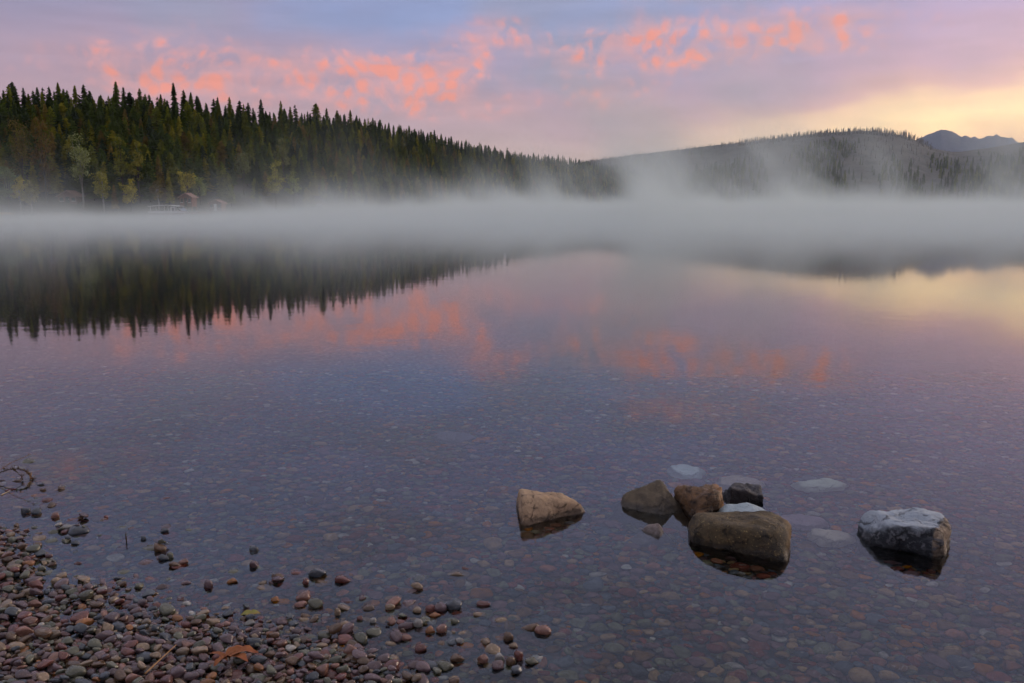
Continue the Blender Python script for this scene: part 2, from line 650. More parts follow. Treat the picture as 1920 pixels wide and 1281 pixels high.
BURN_TOP = [(900, 345), (1000, 322), (1080, 304), (1130, 297), (1200, 288), (1300, 277), (1400, 267), (1480, 258), (1560, 250), (1620, 247), (1690, 254),
            (1720, 265), (1750, 280), (1790, 286), (1860, 276), (1920, 266), (2050, 258), (2300, 250), (2600, 262)]
ridge_mesh('burnt_hill', BURN_TOP, 820, 1250, M_burn, 7.0, 'burnt grey ridge across the lake under the yellow sky')
MOUNT_TOP = [(1300, 330), (1600, 300), (1690, 275), (1722, 256), (1745, 251), (1765, 246), (1785, 252), (1800, 260), (1822, 263), (1838, 264), (1852, 258), (1870, 253),
             (1884, 256), (1896, 261), (1915, 268), (1960, 262), (2020, 270), (2150, 250), (2300, 268), (2500, 290)]
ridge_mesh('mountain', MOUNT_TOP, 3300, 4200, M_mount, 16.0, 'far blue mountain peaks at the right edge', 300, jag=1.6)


# ================================================================== THINGS
# ------------------------------------------------------------------ pebbles
def ico(sub):
    bm = bmesh.new()
    bmesh.ops.create_icosphere(bm, subdivisions=sub, radius=1.0)
    v = np.array([tuple(x.co) for x in bm.verts])
    f = [tuple(q.index for q in p.verts) for p in bm.faces]
    bm.free()
    return v, f


ICO2, ICO2F = ico(3)
ICO5, ICO5F = ico(5)


def pebble_shape(seed):
    r = np.random.default_rng(seed)
    v = ICO2.copy()
    k = r.uniform(2.1, 2.9)
    v = v / (np.sum(np.abs(v) ** k, axis=1) ** (1 / k))[:, None]
    off = Vector(r.uniform(-20, 20, 3))
    for i in range(len(v)):
        n_ = mnoise.noise(Vector(v[i]) * 0.9 + off)
        v[i] *= 1 + 0.20 * n_
    sharp = seed % 3 == 0
    for _ in range(r.integers(4, 8) if sharp else r.integers(2, 5)):
        n = r.normal(size=3)
        n /= np.linalg.norm(n)
        d = r.uniform(0.52, 0.80) if sharp else r.uniform(0.62, 0.85)
        s = v @ n
        ex = np.clip(s - d, 0, None)
        v -= (ex * (0.93 if sharp else 0.75))[:, None] * n
    v[:, 0] *= 1 + 0.14 * v[:, 1] * r.uniform(-1, 1)
    v -= (v.max(0) + v.min(0)) / 2
    v /= v.max(0)
    return v


PALETTE = [('purple-grey', (0.105, 0.066, 0.064), 0.25), ('maroon', (0.125, 0.048, 0.037), 0.13), ('grey-green', (0.098, 0.094, 0.060), 0.19),
           ('tan', (0.20, 0.138, 0.082), 0.12), ('slate', (0.062, 0.068, 0.072), 0.11), ('salmon', (0.19, 0.095, 0.066), 0.06),
           ('pale grey', (0.25, 0.23, 0.195), 0.03), ('rust orange', (0.22, 0.090, 0.028), 0.03), ('brown', (0.105, 0.062, 0.035), 0.12)]
PNAMES = [p[0] for p in PALETTE]
PCOLS = np.array([p[1] for p in PALETTE])
PW = np.array([p[2] for p in PALETTE])
PW /= PW.sum()


def pebble_mat(name, instanced):
    m, t, out = new_mat(name)
    if instanced:
        a = t.new('ShaderNodeAttribute', attribute_type='INSTANCER', attribute_name='col')
        col = a.outputs['Color']
    else:
        col = t.new('ShaderNodeObjectInfo').outputs['Color']
    oi = t.new('ShaderNodeObjectInfo').outputs['Random']
    tc = t.new('ShaderNodeTexCoord').outputs['Object']
    vec = t.vm('ADD', tc, t.comb(t.m('MULTIPLY', oi, 37.0), t.m('MULTIPLY', oi, 91.0), 0.0))
    n1 = t.noise(vec, 1.3, 4, 0.6)
    n2 = t.noise(vec, 9.0, 3, 0.7)
    c = t.vm('SCALE', col, scale=t.smooth(n1, 0.25, 0.75, 0.72, 1.30))
    band_ = t.noise(t.vm('MULTIPLY', vec, (0.6, 0.6, 5.0)), 1.5, 2, 0.5)
    c = t.mix(t.m('MULTIPLY', t.smooth(band_, 0.60, 0.68), t.smooth(oi, 0.6, 0.8, 0.0, 0.35)), c, (0.32, 0.28, 0.24))
    c = t.mix(t.smooth(n2, 0.62, 0.80, 0.0, 0.35), c, (0.05, 0.045, 0.04))
    zz = t.sep(t.new('ShaderNodeNewGeometry').outputs['Position'])[2]
    under = t.smooth(zz, 0.002, -0.003)          # soaked stone: richer hue, no sheen; colour brightened to make up lost light
    hs_ = t.new('ShaderNodeHueSaturation')
    hs_.inputs['Saturation'].default_value = 1.22
    hs_.inputs['Value'].default_value = 1.4
    t.put(hs_.inputs['Color'], c)
    c = t.mix(under, c, hs_.outputs[0])
    pbsdf(t, out, c, t.smooth(n1, 0.3, 0.7, 0.13, 0.32), t.m('MULTIPLY_ADD', under, -0.5, 0.5), bump(t, n2, 0.12, 0.05))
    return m


M_peb_i = pebble_mat('pebble_stone_scattered', True)
M_peb_o = pebble_mat('pebble_stone', False)
NPROTO = 14
PSHAPES = [pebble_shape(100 + i) for i in range(NPROTO)]
PROTO_I = [pymesh('pebble', s, ICO2F, M_peb_i, True) for s in PSHAPES]
PROTO_O = [pymesh('pebble', s, ICO2F, M_peb_o, True) for s in PSHAPES]

# dropped one by one onto a height map so that they pile up as pebbles do
CELL = 0.0075
GX0, GX1, GY0, GY1 = -5.8, 5.8, 2.0, 9.6
nx, ny = int((GX1 - GX0) / CELL), int((GY1 - GY0) / CELL)
_gx = GX0 + (np.arange(nx) + 0.5) * CELL
_gy = GY0 + (np.arange(ny) + 0.5) * CELL
cgx = GX0 + np.arange(0, nx + 40, 16) * CELL
cgy = GY0 + np.arange(0, ny + 40, 16) * CELL
_C = bed_height(np.array([(x, y) for y in cgy for x in cgx])).reshape(len(cgy), len(cgx))


def bed_at(x, y):
    fx = (x - GX0) / (16 * CELL)
    fy = (y - GY0) / (16 * CELL)
    i, j = int(fx), int(fy)
    a, b = fx - i, fy - j
    return (_C[j, i] * (1 - a) + _C[j, i + 1] * a) * (1 - b) + (_C[j + 1, i] * (1 - a) + _C[j + 1, i + 1] * a) * b


_ix = np.clip((_gx - GX0) / (16 * CELL), 0, None)
_iy = np.clip((_gy - GY0) / (16 * CELL), 0, None)
i0, j0 = _ix.astype(int), _iy.astype(int)
fa, fb = (_ix - i0)[None, :], (_iy - j0)[:, None]
H = ((_C[np.ix_(j0, i0)] * (1 - fa) + _C[np.ix_(j0, i0 + 1)] * fa) * (1 - fb) + (_C[np.ix_(j0 + 1, i0)] * (1 - fa) + _C[np.ix_(j0 + 1, i0 + 1)] * fa) * fb).astype(np.float32)

peb = []          # x y z, rx ry rz, a b c, proto, colour


def drop(a, b, c, xs, ys, yaw, proto, colour, sink=0.18, tilt=True):
    best = None
    ca, sa = math.cos(yaw), math.sin(yaw)
    r = max(a, b)
    k = int(r / CELL) + 1
    offs = np.arange(-k, k + 1) * CELL
    U0, V0 = np.meshgrid(offs, offs)
    U = (U0 * ca + V0 * sa) / a
    V = (-U0 * sa + V0 * ca) / b
    q = 1 - U * U - V * V
    msk = q > 0
    dome = np.where(msk, c * np.sqrt(np.maximum(q, 0)), 0)
    for x, y in zip(xs, ys):
        ix, iy = int((x - GX0) / CELL), int((y - GY0) / CELL)
        if ix - k < 0 or iy - k < 0 or ix + k + 1 > nx or iy + k + 1 > ny:
            continue
        W = H[iy - k:iy + k + 1, ix - k:ix + k + 1]
        z = np.max(np.where(msk, W + dome, -9))
        sc = z - bed_at(x, y)
        if best is None or sc < best[0]:
            best = (sc, x, y, z, ix, iy, W)
    if best is None:
        return
    sc, x, y, z, ix, iy, W = best
    tu = tv = 0.0
    if tilt:
        Wm = W[msk] - W[msk].mean()
        tu = float(np.sum(Wm * U0[msk]) / np.sum(U0[msk] ** 2))
        tv = float(np.sum(Wm * V0[msk]) / np.sum(V0[msk] ** 2))
        tu = max(-0.4, min(0.4, tu)) * 0.8
        tv = max(-0.4, min(0.4, tv)) * 0.8
    z -= sink * c
    np.maximum(W, np.where(msk, z + dome * 0.96, -9), out=W)
    n = Vector((-tu, -tv, 1)).normalized()
    rot = (n.to_track_quat('Z', 'Y').to_matrix().to_4x4() @ Matrix.Rotation(0, 4, 'Z'))
    zq = Vector((0, 0, 1)).rotation_difference(n)
    e = (zq.to_matrix() @ Matrix.Rotation(yaw, 3, 'Z')).to_euler()
    peb.append((x, y, z, e.x, e.y, e.z, a, b, c, proto, colour))


def in_view(x, y, marg=0.35):
    return abs(x) < (y * CP + CAM_H * SP) * 960 / FPX + marg


def pebble_size(big=1.0):
    L = float(np.clip(RNG.lognormal(math.log(0.0215), 0.36), 0.0095, 0.050)) * big
    return L, L * RNG.uniform(0.62, 0.9), L * RNG.uniform(0.36, 0.62)


_sd_grid = shore_dist(np.array([(x, y) for y in cgy for x in cgx])).reshape(len(cgy), len(cgx))


def sd_at(x, y):
    return _sd_grid[min(int((y - GY0) / (16 * CELL)), len(cgy) - 1), min(int((x - GX0) / (16 * CELL)), len(cgx) - 1)]


# the lakebed, then the beach; sizes in half-axes of metres
def rain(n, x0, x1, y0, y1, k, big, pick=None):
    for _ in range(n):
        for _try in range(20):
            xs = RNG.uniform(x0, x1, k)
            ys = RNG.uniform(y0, y1, k)
            if in_view(xs[0], ys[0]) and (pick is None or pick(xs[0], ys[0])):
                break
        else:
            continue
        a, b, c = pebble_size(big * (0.72 if sd_at(min(max(xs[0], GX0), GX1 - .01), ys[0]) > -0.15 else 1.0))
        # candidates close together so that local hollows fill up first
        xs = xs[0] + RNG.uniform(-0.09, 0.09, k)
        ys = ys[0] + RNG.uniform(-0.09, 0.09, k)
        drop(a, b, c, xs, ys, RNG.normal(0, 0.7), int(RNG.integers(NPROTO)), int(RNG.choice(len(PW), p=PW)))


rain(70, -4.6, 4.6, 3.0, 8.6, 1, 2.2, lambda x, y: sd_at(x, y) < -0.5)
rain(4900, -3.3, 3.3, 2.2, 4.0, 3, 1.16)
rain(6600, -4.4, 4.4, 4.0, 5.8, 3, 1.16)
rain(6000, -5.5, 5.5, 5.8, 7.6, 3, 1.2)
rain(4200, -5.7, 5.7, 7.6, 9.5, 2, 1.35)
rain(6400, -3.0, 0.9, 2.2, 4.6, 5, 1.04, lambda x, y: sd_at(x, y) > 0.04)
rain(150, -3.0, 0.9, 2.2, 4.9, 1, 1.0, lambda x, y: -0.30 < sd_at(x, y) < 0.04)

# ------------------------------------------------------------------ stones that stand out of the shallows, one by one
# px, py at the waterline, width px, height px, colour, label
CN = {n: i for i, n in enumerate(PNAMES)}
LONE = [
    (519, 1087, 22, 14, 'brown', 'dark brown oval pebble alone in the shallows off the beach'),
    (308, 998, 16, 9, 'slate', 'small black flat pebble breaking the calm water, farthest right of the dark pair'),
    (267, 1012, 11, 9, 'slate', 'tiny black round pebble beside the upright reed'),
    (140, 1021, 16, 9, 'slate', 'small black pointed pebble off the left beach corner'),
    (126, 1040, 20, 9, 'maroon', 'low dark maroon pebble just right of the left beach point'),
    (475, 1033, 18, 11, 'slate', 'lone black wedge pebble far out from the beach'),
    (476, 1063, 18, 14, 'purple-grey', 'purple-grey lump of pebble below the lone black wedge'),
    (318, 1046, 12, 14, 'grey-green', 'upright grey-green pebble standing in the shallows'),
    (326, 1063, 22, 12, 'brown', 'brown flat pebble touching a small red one in the shallows'),
    (343, 1058, 18, 11, 'salmon', 'small red pebble touching a brown flat one'),
    (373, 1101, 18, 19, 'slate', 'dark round pebble, left one of a close pair near the beach'),
    (390, 1101, 18, 18, 'purple-grey', 'purplish round pebble, right one of a close pair near the beach'),
    (434, 1093, 20, 10, 'rust orange', 'flat orange pebble between beach and open shallows'),
    (573, 1095, 13, 14, 'maroon', 'small round maroon pebble right of the brown oval one'),
    (590, 1138, 28, 18, 'grey-green', 'olive humped pebble off the beach edge'),
    (632, 1153, 12, 17, 'tan', 'little upright tan pebble between beach and lake stones'),
    (515, 1128, 16, 11, 'rust orange', 'small rusty pebble straight below the brown oval one'),
    (607, 1168, 14, 10, 'purple-grey', 'small pinkish grey pebble at the beach tip'),
    (699, 1167, 13, 11, 'pale grey', 'small pale pebble standing alone right of the beach tip'),
    (674, 1163, 11, 10, 'maroon', 'small maroon pebble left of a pale one'),
    (730, 1143, 18, 12, 'tan', 'tan low pebble out in front of the beach tip'),
    (806, 1147, 18, 16, 'maroon', 'dark maroon pebble, left of a cluster of four'),
    (824, 1145, 26, 18, 'purple-grey', 'lilac grey pebble in the middle of a cluster of four'),
    (850, 1141, 34, 22, 'slate', 'charcoal humped pebble, right of a cluster of four'),
    (815, 1157, 24, 10, 'rust orange', 'yellow-orange flat pebble, front of a cluster of four'),
    (906, 1136, 26, 9, 'maroon', 'thin dark sliver of pebble right of the charcoal hump'),
    (760, 1178, 30, 13, 'purple-grey', 'long flat purplish pebble beside a round grey one'),
    (784, 1175, 18, 18, 'pale grey', 'round pale grey pebble beside a long flat one'),
    (806, 1187, 18, 16, 'rust orange', 'rust brown pebble, left of two warm ones'),
    (828, 1185, 22, 16, 'salmon', 'orange-tan pebble, right of two warm ones'),
    (862, 1205, 16, 11, 'pale grey', 'small whitish oval pebble alone in the shallows'),
    (782, 1148, 18, 11, 'tan', 'tan pebble left of the cluster of four'),
    (760, 1200, 22, 11, 'salmon', 'low reddish pebble in front of the long flat one'),
    (1018, 1188, 32, 19, 'salmon', 'smooth salmon pebble, farthest right that breaks the water'),
    (953, 1200, 19, 18, 'brown', 'round brown pebble in front of the salmon one'),
    (963, 1214, 18, 10, 'tan', 'small tan pebble tucked in front of the round brown one'),
    (937, 1239, 20, 19, 'pale grey', 'pale tilted pebble in the cluster near the bottom edge'),
    (972, 1238, 18, 24, 'maroon', 'tall narrow maroon pebble in the cluster near the bottom edge'),
    (933, 1254, 24, 17, 'purple-grey', 'purplish pebble, left of the cluster near the bottom edge'),
    (957, 1246, 18, 18, 'brown', 'mottled brown pebble inside the cluster near the bottom edge'),
    (968, 1262, 22, 16, 'slate', 'black shiny round pebble, front of the cluster near bottom edge'),
    (997, 1245, 28, 14, 'grey-green', 'grey speckled flat pebble, right of the cluster near bottom edge'),
    (905, 1243, 20, 20, 'salmon', 'red curved pebble left of the cluster near the bottom edge'),
    (733, 1258, 36, 28, 'maroon', 'large smooth reddish pebble at the end of the beach'),
    (834, 1255, 32, 23, 'grey-green', 'large smooth round grey-green pebble near bottom edge'),
    (807, 1252, 32, 22, 'slate', 'dark angular pebble touching the large grey-green round one'),
    (856, 1240, 28, 16, 'brown', 'brown pointed wedge of pebble right of the grey-green round one'),
    (760, 1250, 20, 14, 'rust orange', 'orange brown pebble right of the large reddish one'),
    (603, 1236, 34, 30, 'maroon', 'big blunt reddish-brown pebble amid the beach tip'),
    (655, 1232, 26, 22, 'salmon', 'pinkish tan pebble on the beach tip by the water'),
    (700, 1262, 30, 22, 'purple-grey', 'brownish purple pebble left of the large reddish one'),
    (660, 1210, 32, 16, 'brown', 'long brown pebble on the outer beach tip'),
    (46, 962, 17, 13, 'slate', 'dark blue-grey pebble, left one of the pair below the twig'),
    (66, 964, 17, 14, 'slate', 'black pebble with a tan mark, right one of the pair below the twig'),
    (102, 971, 15, 13, 'salmon', 'small pink upright pebble right of the dark pair'),
    (75, 910, 14, 5, 'slate', 'dark sliver of stone just right of the twig tip'),
    (79, 920, 12, 4, 'brown', 'brown sliver of stone below the twig tip'),
    (42, 983, 22, 6, 'maroon', 'thin maroon sliver of stone in front of the dark pair'),
    (98, 1000, 20, 18, 'grey-green', 'grey pebble on the left beach point'),
    (68, 1012, 34, 20, 'tan', 'large tan pebble on the left beach point'),
]
lone_objs = []
for px, py, w, h, cn, lab in LONE:
    p = on_water(px, py)
    sc = depth_axis(p.y, 0) / FPX
    a = w * sc / 2
    hh = h * sc
    c = max(hh * 0.50, 0.008)
    b = min(a * 0.8, max(c * 1.2, a * 0.55))
    pt = on_water(px, py - h * 0.35)
    z = min(0.25 * hh, c * 0.4)
    sd = sd_at(p.x, p.y)
    if sd > -0.05:
        ix, iy = int((pt.x - GX0) / CELL), int((p.y - GY0) / CELL)
        z = float(np.median(H[iy - 2:iy + 3, ix - 2:ix + 3])) + c * 0.35
    o = link('pebble', PROTO_O[random.randrange(NPROTO)])
    o.location = (p.x, p.y + b * 0.6, z)
    o.rotation_euler = (random.uniform(-0.15, 0.15), random.uniform(-0.2, 0.2), random.uniform(-0.5, 0.5))
    o.scale = (a, b, c)
    k = PCOLS[CN[cn]] * random.uniform(0.9, 1.1)
    o.color = (*k, 1)
    tag(o, lab, 'pebble', 'pebbles standing out of the shallows')
    lone_objs.append(o)

# ------------------------------------------------------------------ pebbles of the beach: the largest in the picture as individuals, the rest as shingle
P = np.array([q[:11] for q in peb])
sc_px = FPX / (P[:, 1] * CP + (CAM_H - P[:, 2]) * SP)
ppx = 960 + P[:, 0] * sc_px
ppy = 640.5 + FPX * np.tan(np.arctan((CAM_H - P[:, 2]) / P[:, 1]) - PITCH)
inside = (ppx > 4) & (ppx < 1916) & (ppy > 0) & (ppy < 1274)
dry = P[:, 2] + P[:, 8] * 0.4 > 0.0
# how much of each shows: compare its top with the pile above it
ixs = np.clip(((P[:, 0] - GX0) / CELL).astype(int), 0, nx - 1)
iys = np.clip(((P[:, 1] - GY0) / CELL).astype(int), 0, ny - 1)
seen = (P[:, 2] + P[:, 8]) > H[iys, ixs] - 0.006
size = P[:, 6] * sc_px * inside * dry * seen
order = np.argsort(-size)
NIND = min(300 - len(LONE), int((size > 0).sum()))
ind = set(order[:NIND].tolist())
items = []
shade = RNG.uniform(0.72, 1.28, len(P))
for i in order[:NIND]:
    x, y, z, rx, ry, rz, a, b, c, pr, ci = P[i]
    o = link('pebble', PROTO_O[int(pr)])
    o.location = (x, y, z)
    o.rotation_euler = (rx, ry, rz)
    o.scale = (a, b, c)
    ci = int(ci)
    o.color = (*(PCOLS[ci] * shade[i]), 1)
    form = 'long' if b < a * 0.70 else ('flat' if c < a * 0.44 else 'rounded')
    tone = 'light ' if shade[i] > 1.1 else ('dark ' if shade[i] < 0.88 else '')
    row = 'along the bottom edge' if ppy[i] > 1225 else ('mid beach' if ppy[i] > 1150 else 'near the upper waterline')
    zone = 'left corner' if ppx[i] < 160 else ('left half' if ppx[i] < 330 else ('right half' if ppx[i] < 520 else 'beach tip'))
    tag(o, None, 'pebble', 'pebbles of the shingle beach')
    items.append((o, '%s%s %s pebble %s, %s' % (tone, PNAMES[ci], form, row, zone), float(ppx[i])))
label_by_order(items)

rest_i = np.array([i for i in range(len(P)) if i not in ind])
Q = P[rest_i]
colr = PCOLS[Q[:, 10].astype(int)] * shade[rest_i][:, None]
sh = instancer('shingle', PROTO_I, Q[:, :3], Q[:, 3:6], Q[:, 6:9], Q[:, 9].astype(int), colr)
tag(sh, 'mass of small rounded pebbles covering beach and shallow lakebed', 'shingle', kind='stuff')
print('pebbles', len(P), 'individual', NIND, 'dry seen', int((size > 0).sum()))


# ------------------------------------------------------------------ boulders
def rock_mesh(name, planes, mat, p=14.0, amp=0.010, freq=9.0, seed=0, ridged=0.0, ctr=(0, 0, -0.06), ledge=0.0):
    """stone bounded by planes (normal, distance in metres), edges rounded by p, surface broken by noise"""
    v = ICO5.copy()
    ctr = np.array(ctr, dtype=float)
    acc = np.zeros(len(v))
    for n_x, n_y, n_z, d in planes:
        n = np.array([n_x, n_y, n_z], dtype=float)
        n /= np.linalg.norm(n)
        acc += np.maximum(v @ n / max(0.02, d - n @ ctr), 0) ** p
    r = acc ** (-1.0 / p)
    off = Vector((seed * 7.1, seed * 3.3, seed * 1.7))
    w = v * r[:, None]
    for i in range(len(v)):
        q = Vector(w[i]) * freq + off
        dsp = mnoise.fractal(q, 0.8, 2.1, 5) * amp
        if ridged:
            dsp -= ridged * max(0.0, 0.22 - abs(mnoise.noise(q * 0.6 + Vector((3, 9, 1))))) / 0.22
        if ledge:
            dsp += ledge * (mnoise.cell(q * 0.7) - 0.5)
        w[i] += v[i] * dsp
    return pymesh(name, w + ctr, ICO5F, mat, True)


def rock_mat(name, c1, c2, c3, scale=14.0, dark=None, speck=None, rough=0.75, mask=None, bs=0.6, wet_k=0.45):
    """mask: (function of the node helper and object coordinates) -> colour layers laid by position on the stone"""
    m, t, out = new_mat(name)
    tc = t.new('ShaderNodeTexCoord').outputs['Object']
    n1 = t.noise(tc, scale * 0.6, 6, 0.66, 0.4)
    n2 = t.noise(tc, scale * 4.0, 5, 0.7)
    c = t.mix(t.smooth(n1, 0.32, 0.66), c1, c2)
    c = t.mix(t.smooth(n2, 0.45, 0.75, 0, 0.7), c, c3)
    if mask:
        c = mask(t, tc, c, n1, n2)
    if dark:
        cr = t.noise(t.vm('MULTIPLY', tc, (1, 1, 2.5)), scale * 0.9, 6, 0.7, 0.8)
        c = t.mix(t.smooth(cr, 0.55, 0.63, 0, 0.85), c, dark)
    ck = t.new('ShaderNodeTexVoronoi', feature='DISTANCE_TO_EDGE')
    t.put(ck.inputs['Vector'], t.vm('ADD', tc, t.vm('SCALE', t.comb(n1, n2, n1), scale=0.12)))
    ck.inputs['Scale'].default_value = scale * 0.75
    crack = t.m('MULTIPLY', t.smooth(ck.outputs[0], 0.030, 0.004), t.smooth(n1, 0.42, 0.56))
    c = t.mix(t.m('MULTIPLY', crack, 0.8), c, t.vm('SCALE', c, scale=0.25))
    if speck:
        sp = t.noise(tc, scale * 11, 3, 0.65)
        c = t.mix(t.smooth(sp, 0.62, 0.69), c, speck)
    z = t.sep(t.new('ShaderNodeNewGeometry').outputs['Position'])[2]
    wet = t.smooth(t.m('ADD', z, t.m('MULTIPLY', n1, -0.03)), 0.026, 0.004)      # wet hem just above the water
    c = t.mix(wet, c, t.vm('SCALE', c, scale=wet_k))
    rg = t.m('SUBTRACT', rough, t.m('MULTIPLY', wet, 0.4))
    h = t.m('SUBTRACT', t.m('ADD', n1, t.m('MULTIPLY', n2, 0.45)), t.m('MULTIPLY', crack, 0.4))
    pbsdf(t, out, c, rg, 0.4, bump(t, h, bs, 0.03))
    return m


def boulder(px, Y, mesh, label, group='boulders standing in the shallows'):
    o = link('boulder', mesh)
    o.location = (px2x(px, Y), Y, 0)
    tag(o, label, 'boulder', group)
    return o


# big speckled boulder: blunt, flat-topped, its prow towards the camera
M = rock_mat('speckled_boulder_stone', (0.100, 0.070, 0.032), (0.034, 0.027, 0.018), (0.17, 0.11, 0.045), 7.0, None, (0.36, 0.26, 0.10), 0.8,
             lambda t, tc, c, a, b: t.mix(t.smooth(t.m('ADD', t.m('SUBTRACT', t.sep(tc)[0], t.m('MULTIPLY', t.sep(tc)[2], 0.5)), t.m('MULTIPLY', a, 0.16)), 0.20, 0.30, 0, 0.8), c, (0.22, 0.125, 0.045)), 0.9)
boulder(1397, 4.32, rock_mesh('boulder', [(-0.535, -0.845, -0.10, 0.164), (0.915, -0.40, -0.04, 0.240), (0, 0.10, 1, 0.136), (-0.7, -0.1, 0.8, 0.250), (0.62, 0.0, 0.8, 0.240), (-1, 0.1, 0.1, 0.292),
        (1, 0.5, 0.1, 0.28), (0, 1, 0.25, 0.20), (-0.3, -0.75, 0.75, 0.232), (0.5, -0.6, 0.6, 0.262), (0, 0, -1, 0.2)], M, 11.0, 0.018, 6.0, 1, 0.005),
        'big speckled olive-brown boulder with a flat top, nearest of the cluster')


# pale-topped block at right: dark front, tan right-hand face
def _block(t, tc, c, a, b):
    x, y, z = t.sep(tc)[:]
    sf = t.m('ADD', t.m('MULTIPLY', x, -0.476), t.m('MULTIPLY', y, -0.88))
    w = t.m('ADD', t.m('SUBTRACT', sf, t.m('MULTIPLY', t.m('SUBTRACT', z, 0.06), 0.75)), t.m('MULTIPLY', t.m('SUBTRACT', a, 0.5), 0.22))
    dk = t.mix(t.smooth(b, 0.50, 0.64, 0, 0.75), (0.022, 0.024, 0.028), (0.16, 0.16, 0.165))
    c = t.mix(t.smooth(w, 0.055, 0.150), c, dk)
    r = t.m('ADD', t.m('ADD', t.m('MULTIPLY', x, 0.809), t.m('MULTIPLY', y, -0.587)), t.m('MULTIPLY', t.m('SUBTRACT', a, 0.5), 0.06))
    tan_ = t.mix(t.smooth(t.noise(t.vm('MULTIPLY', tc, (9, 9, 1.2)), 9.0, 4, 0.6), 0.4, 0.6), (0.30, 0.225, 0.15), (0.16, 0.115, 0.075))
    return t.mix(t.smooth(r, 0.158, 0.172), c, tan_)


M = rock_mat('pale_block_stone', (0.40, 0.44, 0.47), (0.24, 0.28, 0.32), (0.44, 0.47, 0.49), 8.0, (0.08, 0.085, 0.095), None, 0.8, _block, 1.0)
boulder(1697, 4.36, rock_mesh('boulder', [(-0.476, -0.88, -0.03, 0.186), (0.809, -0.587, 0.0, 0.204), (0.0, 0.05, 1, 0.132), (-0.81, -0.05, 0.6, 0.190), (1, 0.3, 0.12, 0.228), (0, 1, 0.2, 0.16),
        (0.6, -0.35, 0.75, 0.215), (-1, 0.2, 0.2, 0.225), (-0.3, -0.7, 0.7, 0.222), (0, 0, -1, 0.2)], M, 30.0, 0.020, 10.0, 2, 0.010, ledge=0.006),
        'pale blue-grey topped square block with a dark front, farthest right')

# tan wedge
M = rock_mat('tan_wedge_stone', (0.46, 0.31, 0.18), (0.33, 0.215, 0.125), (0.55, 0.38, 0.23), 11.0, (0.20, 0.13, 0.08), None, 0.8, None, 1.0)
boulder(1025, 4.72, rock_mesh('boulder', [(0.33, -0.70, 0.63, 0.100), (0.10, 0.1, 1.0, 0.118), (0.48, -0.08, 0.87, 0.142), (-1, -0.10, 0.08, 0.162), (0.2, 1, 0.25, 0.12), (1, 0.3, 0.5, 0.21), (0, 0, -1, 0.2), (-0.25, -0.93, 0.05, 0.196), (0.524, -0.853, 0.1, 0.082)],
        M, 26.0, 0.014, 9.0, 3, 0.006), 'tan sandstone wedge with one sheer left end, standing apart at left')

# grey-brown pyramid
M = rock_mat('pyramid_stone', (0.135, 0.102, 0.062), (0.060, 0.047, 0.034), (0.19, 0.145, 0.092), 9.0, None, None, 0.8)
boulder(1222, 4.90, rock_mesh('boulder', [(-0.398, -0.602, 0.693, 0.1025), (0.527, -0.562, 0.636, 0.130), (-0.2, 0.8, 0.6, 0.085), (1, 0.1, 0.2, 0.155), (0.8, 0.1, 0.65, 0.132), (-1, 0.3, 0.4, 0.17), (0, 0, -1, 0.2)],
        M, 26.0, 0.012, 8.0, 4), 'grey-brown pointed boulder, leftmost of the cluster')

# rusty faceted rock
M = rock_mat('rusty_rock_stone', (0.19, 0.098, 0.040), (0.085, 0.050, 0.028), (0.28, 0.155, 0.065), 12.0, (0.035, 0.025, 0.02), None, 0.55,
             lambda t, tc, c, a, b: t.mix(t.smooth(t.m('ADD', t.sep(tc)[0], t.m('MULTIPLY', b, 0.06)), 0.10, 0.15, 0, 0.8), c, (0.32, 0.14, 0.035)), 1.0)
boulder(1313, 4.82, rock_mesh('boulder', [(-0.943, -0.337, 0.1, 0.108), (0.614, -0.789, 0.1, 0.136), (-0.05, 0.12, 1, 0.132), (-0.75, -0.2, 0.65, 0.128), (1, 0, 0.1, 0.140), (0, 1, 0.2, 0.13), (0.1, -0.8, 0.6, 0.175), (0, 0, -1, 0.2)],
        M, 26.0, 0.020, 12.0, 5, 0.012, ledge=0.008), 'rusty brown craggy rock between the pointed boulder and the dark block')

# dark block behind
M = rock_mat('dark_block_stone', (0.060, 0.056, 0.060), (0.026, 0.024, 0.026), (0.20, 0.195, 0.20), 18.0, (0.02, 0.018, 0.018), None, 0.7,
             lambda t, tc, c, a, b: t.mix(t.smooth(t.m('ADD', t.sep(tc)[1], t.m('MULTIPLY', a, 0.03)), -0.055, -0.075, 0, 0.9), c, (0.022, 0.014, 0.012)), 1.0)
boulder(1391, 5.02, rock_mesh('boulder', [(0.22, -0.08, 1, 0.074), (0.1, -1, 0.05, 0.10), (-1, -0.25, 0.05, 0.122), (1, -0.1, 0.1, 0.125), (0, 1, 0.2, 0.09), (-0.5, 0.4, 0.8, 0.095), (0, 0, -1, 0.2)],
        M, 40.0, 0.014, 12.0, 6, 0.008, ledge=0.006), 'small dark slaty block, farthest back of the cluster')

# pale blue slab behind the big boulder
M = rock_mat('pale_slab_stone', (0.33, 0.40, 0.42), (0.42, 0.48, 0.49), (0.24, 0.27, 0.28), 12.0, None, None, 0.7)
boulder(1404, 4.66, rock_mesh('boulder', [(0.05, -0.25, 1, 0.050), (0, -1, 0.4, 0.10), (-1, 0, 0.6, 0.150), (1, 0, 0.3, 0.128), (0, 1, 0.3, 0.09), (0, 0, -1, 0.2), (0.5, 0.2, 0.8, 0.095)], M, 14.0, 0.010, 8.0, 7),
        'pale blue slab peeping out behind the big speckled boulder')

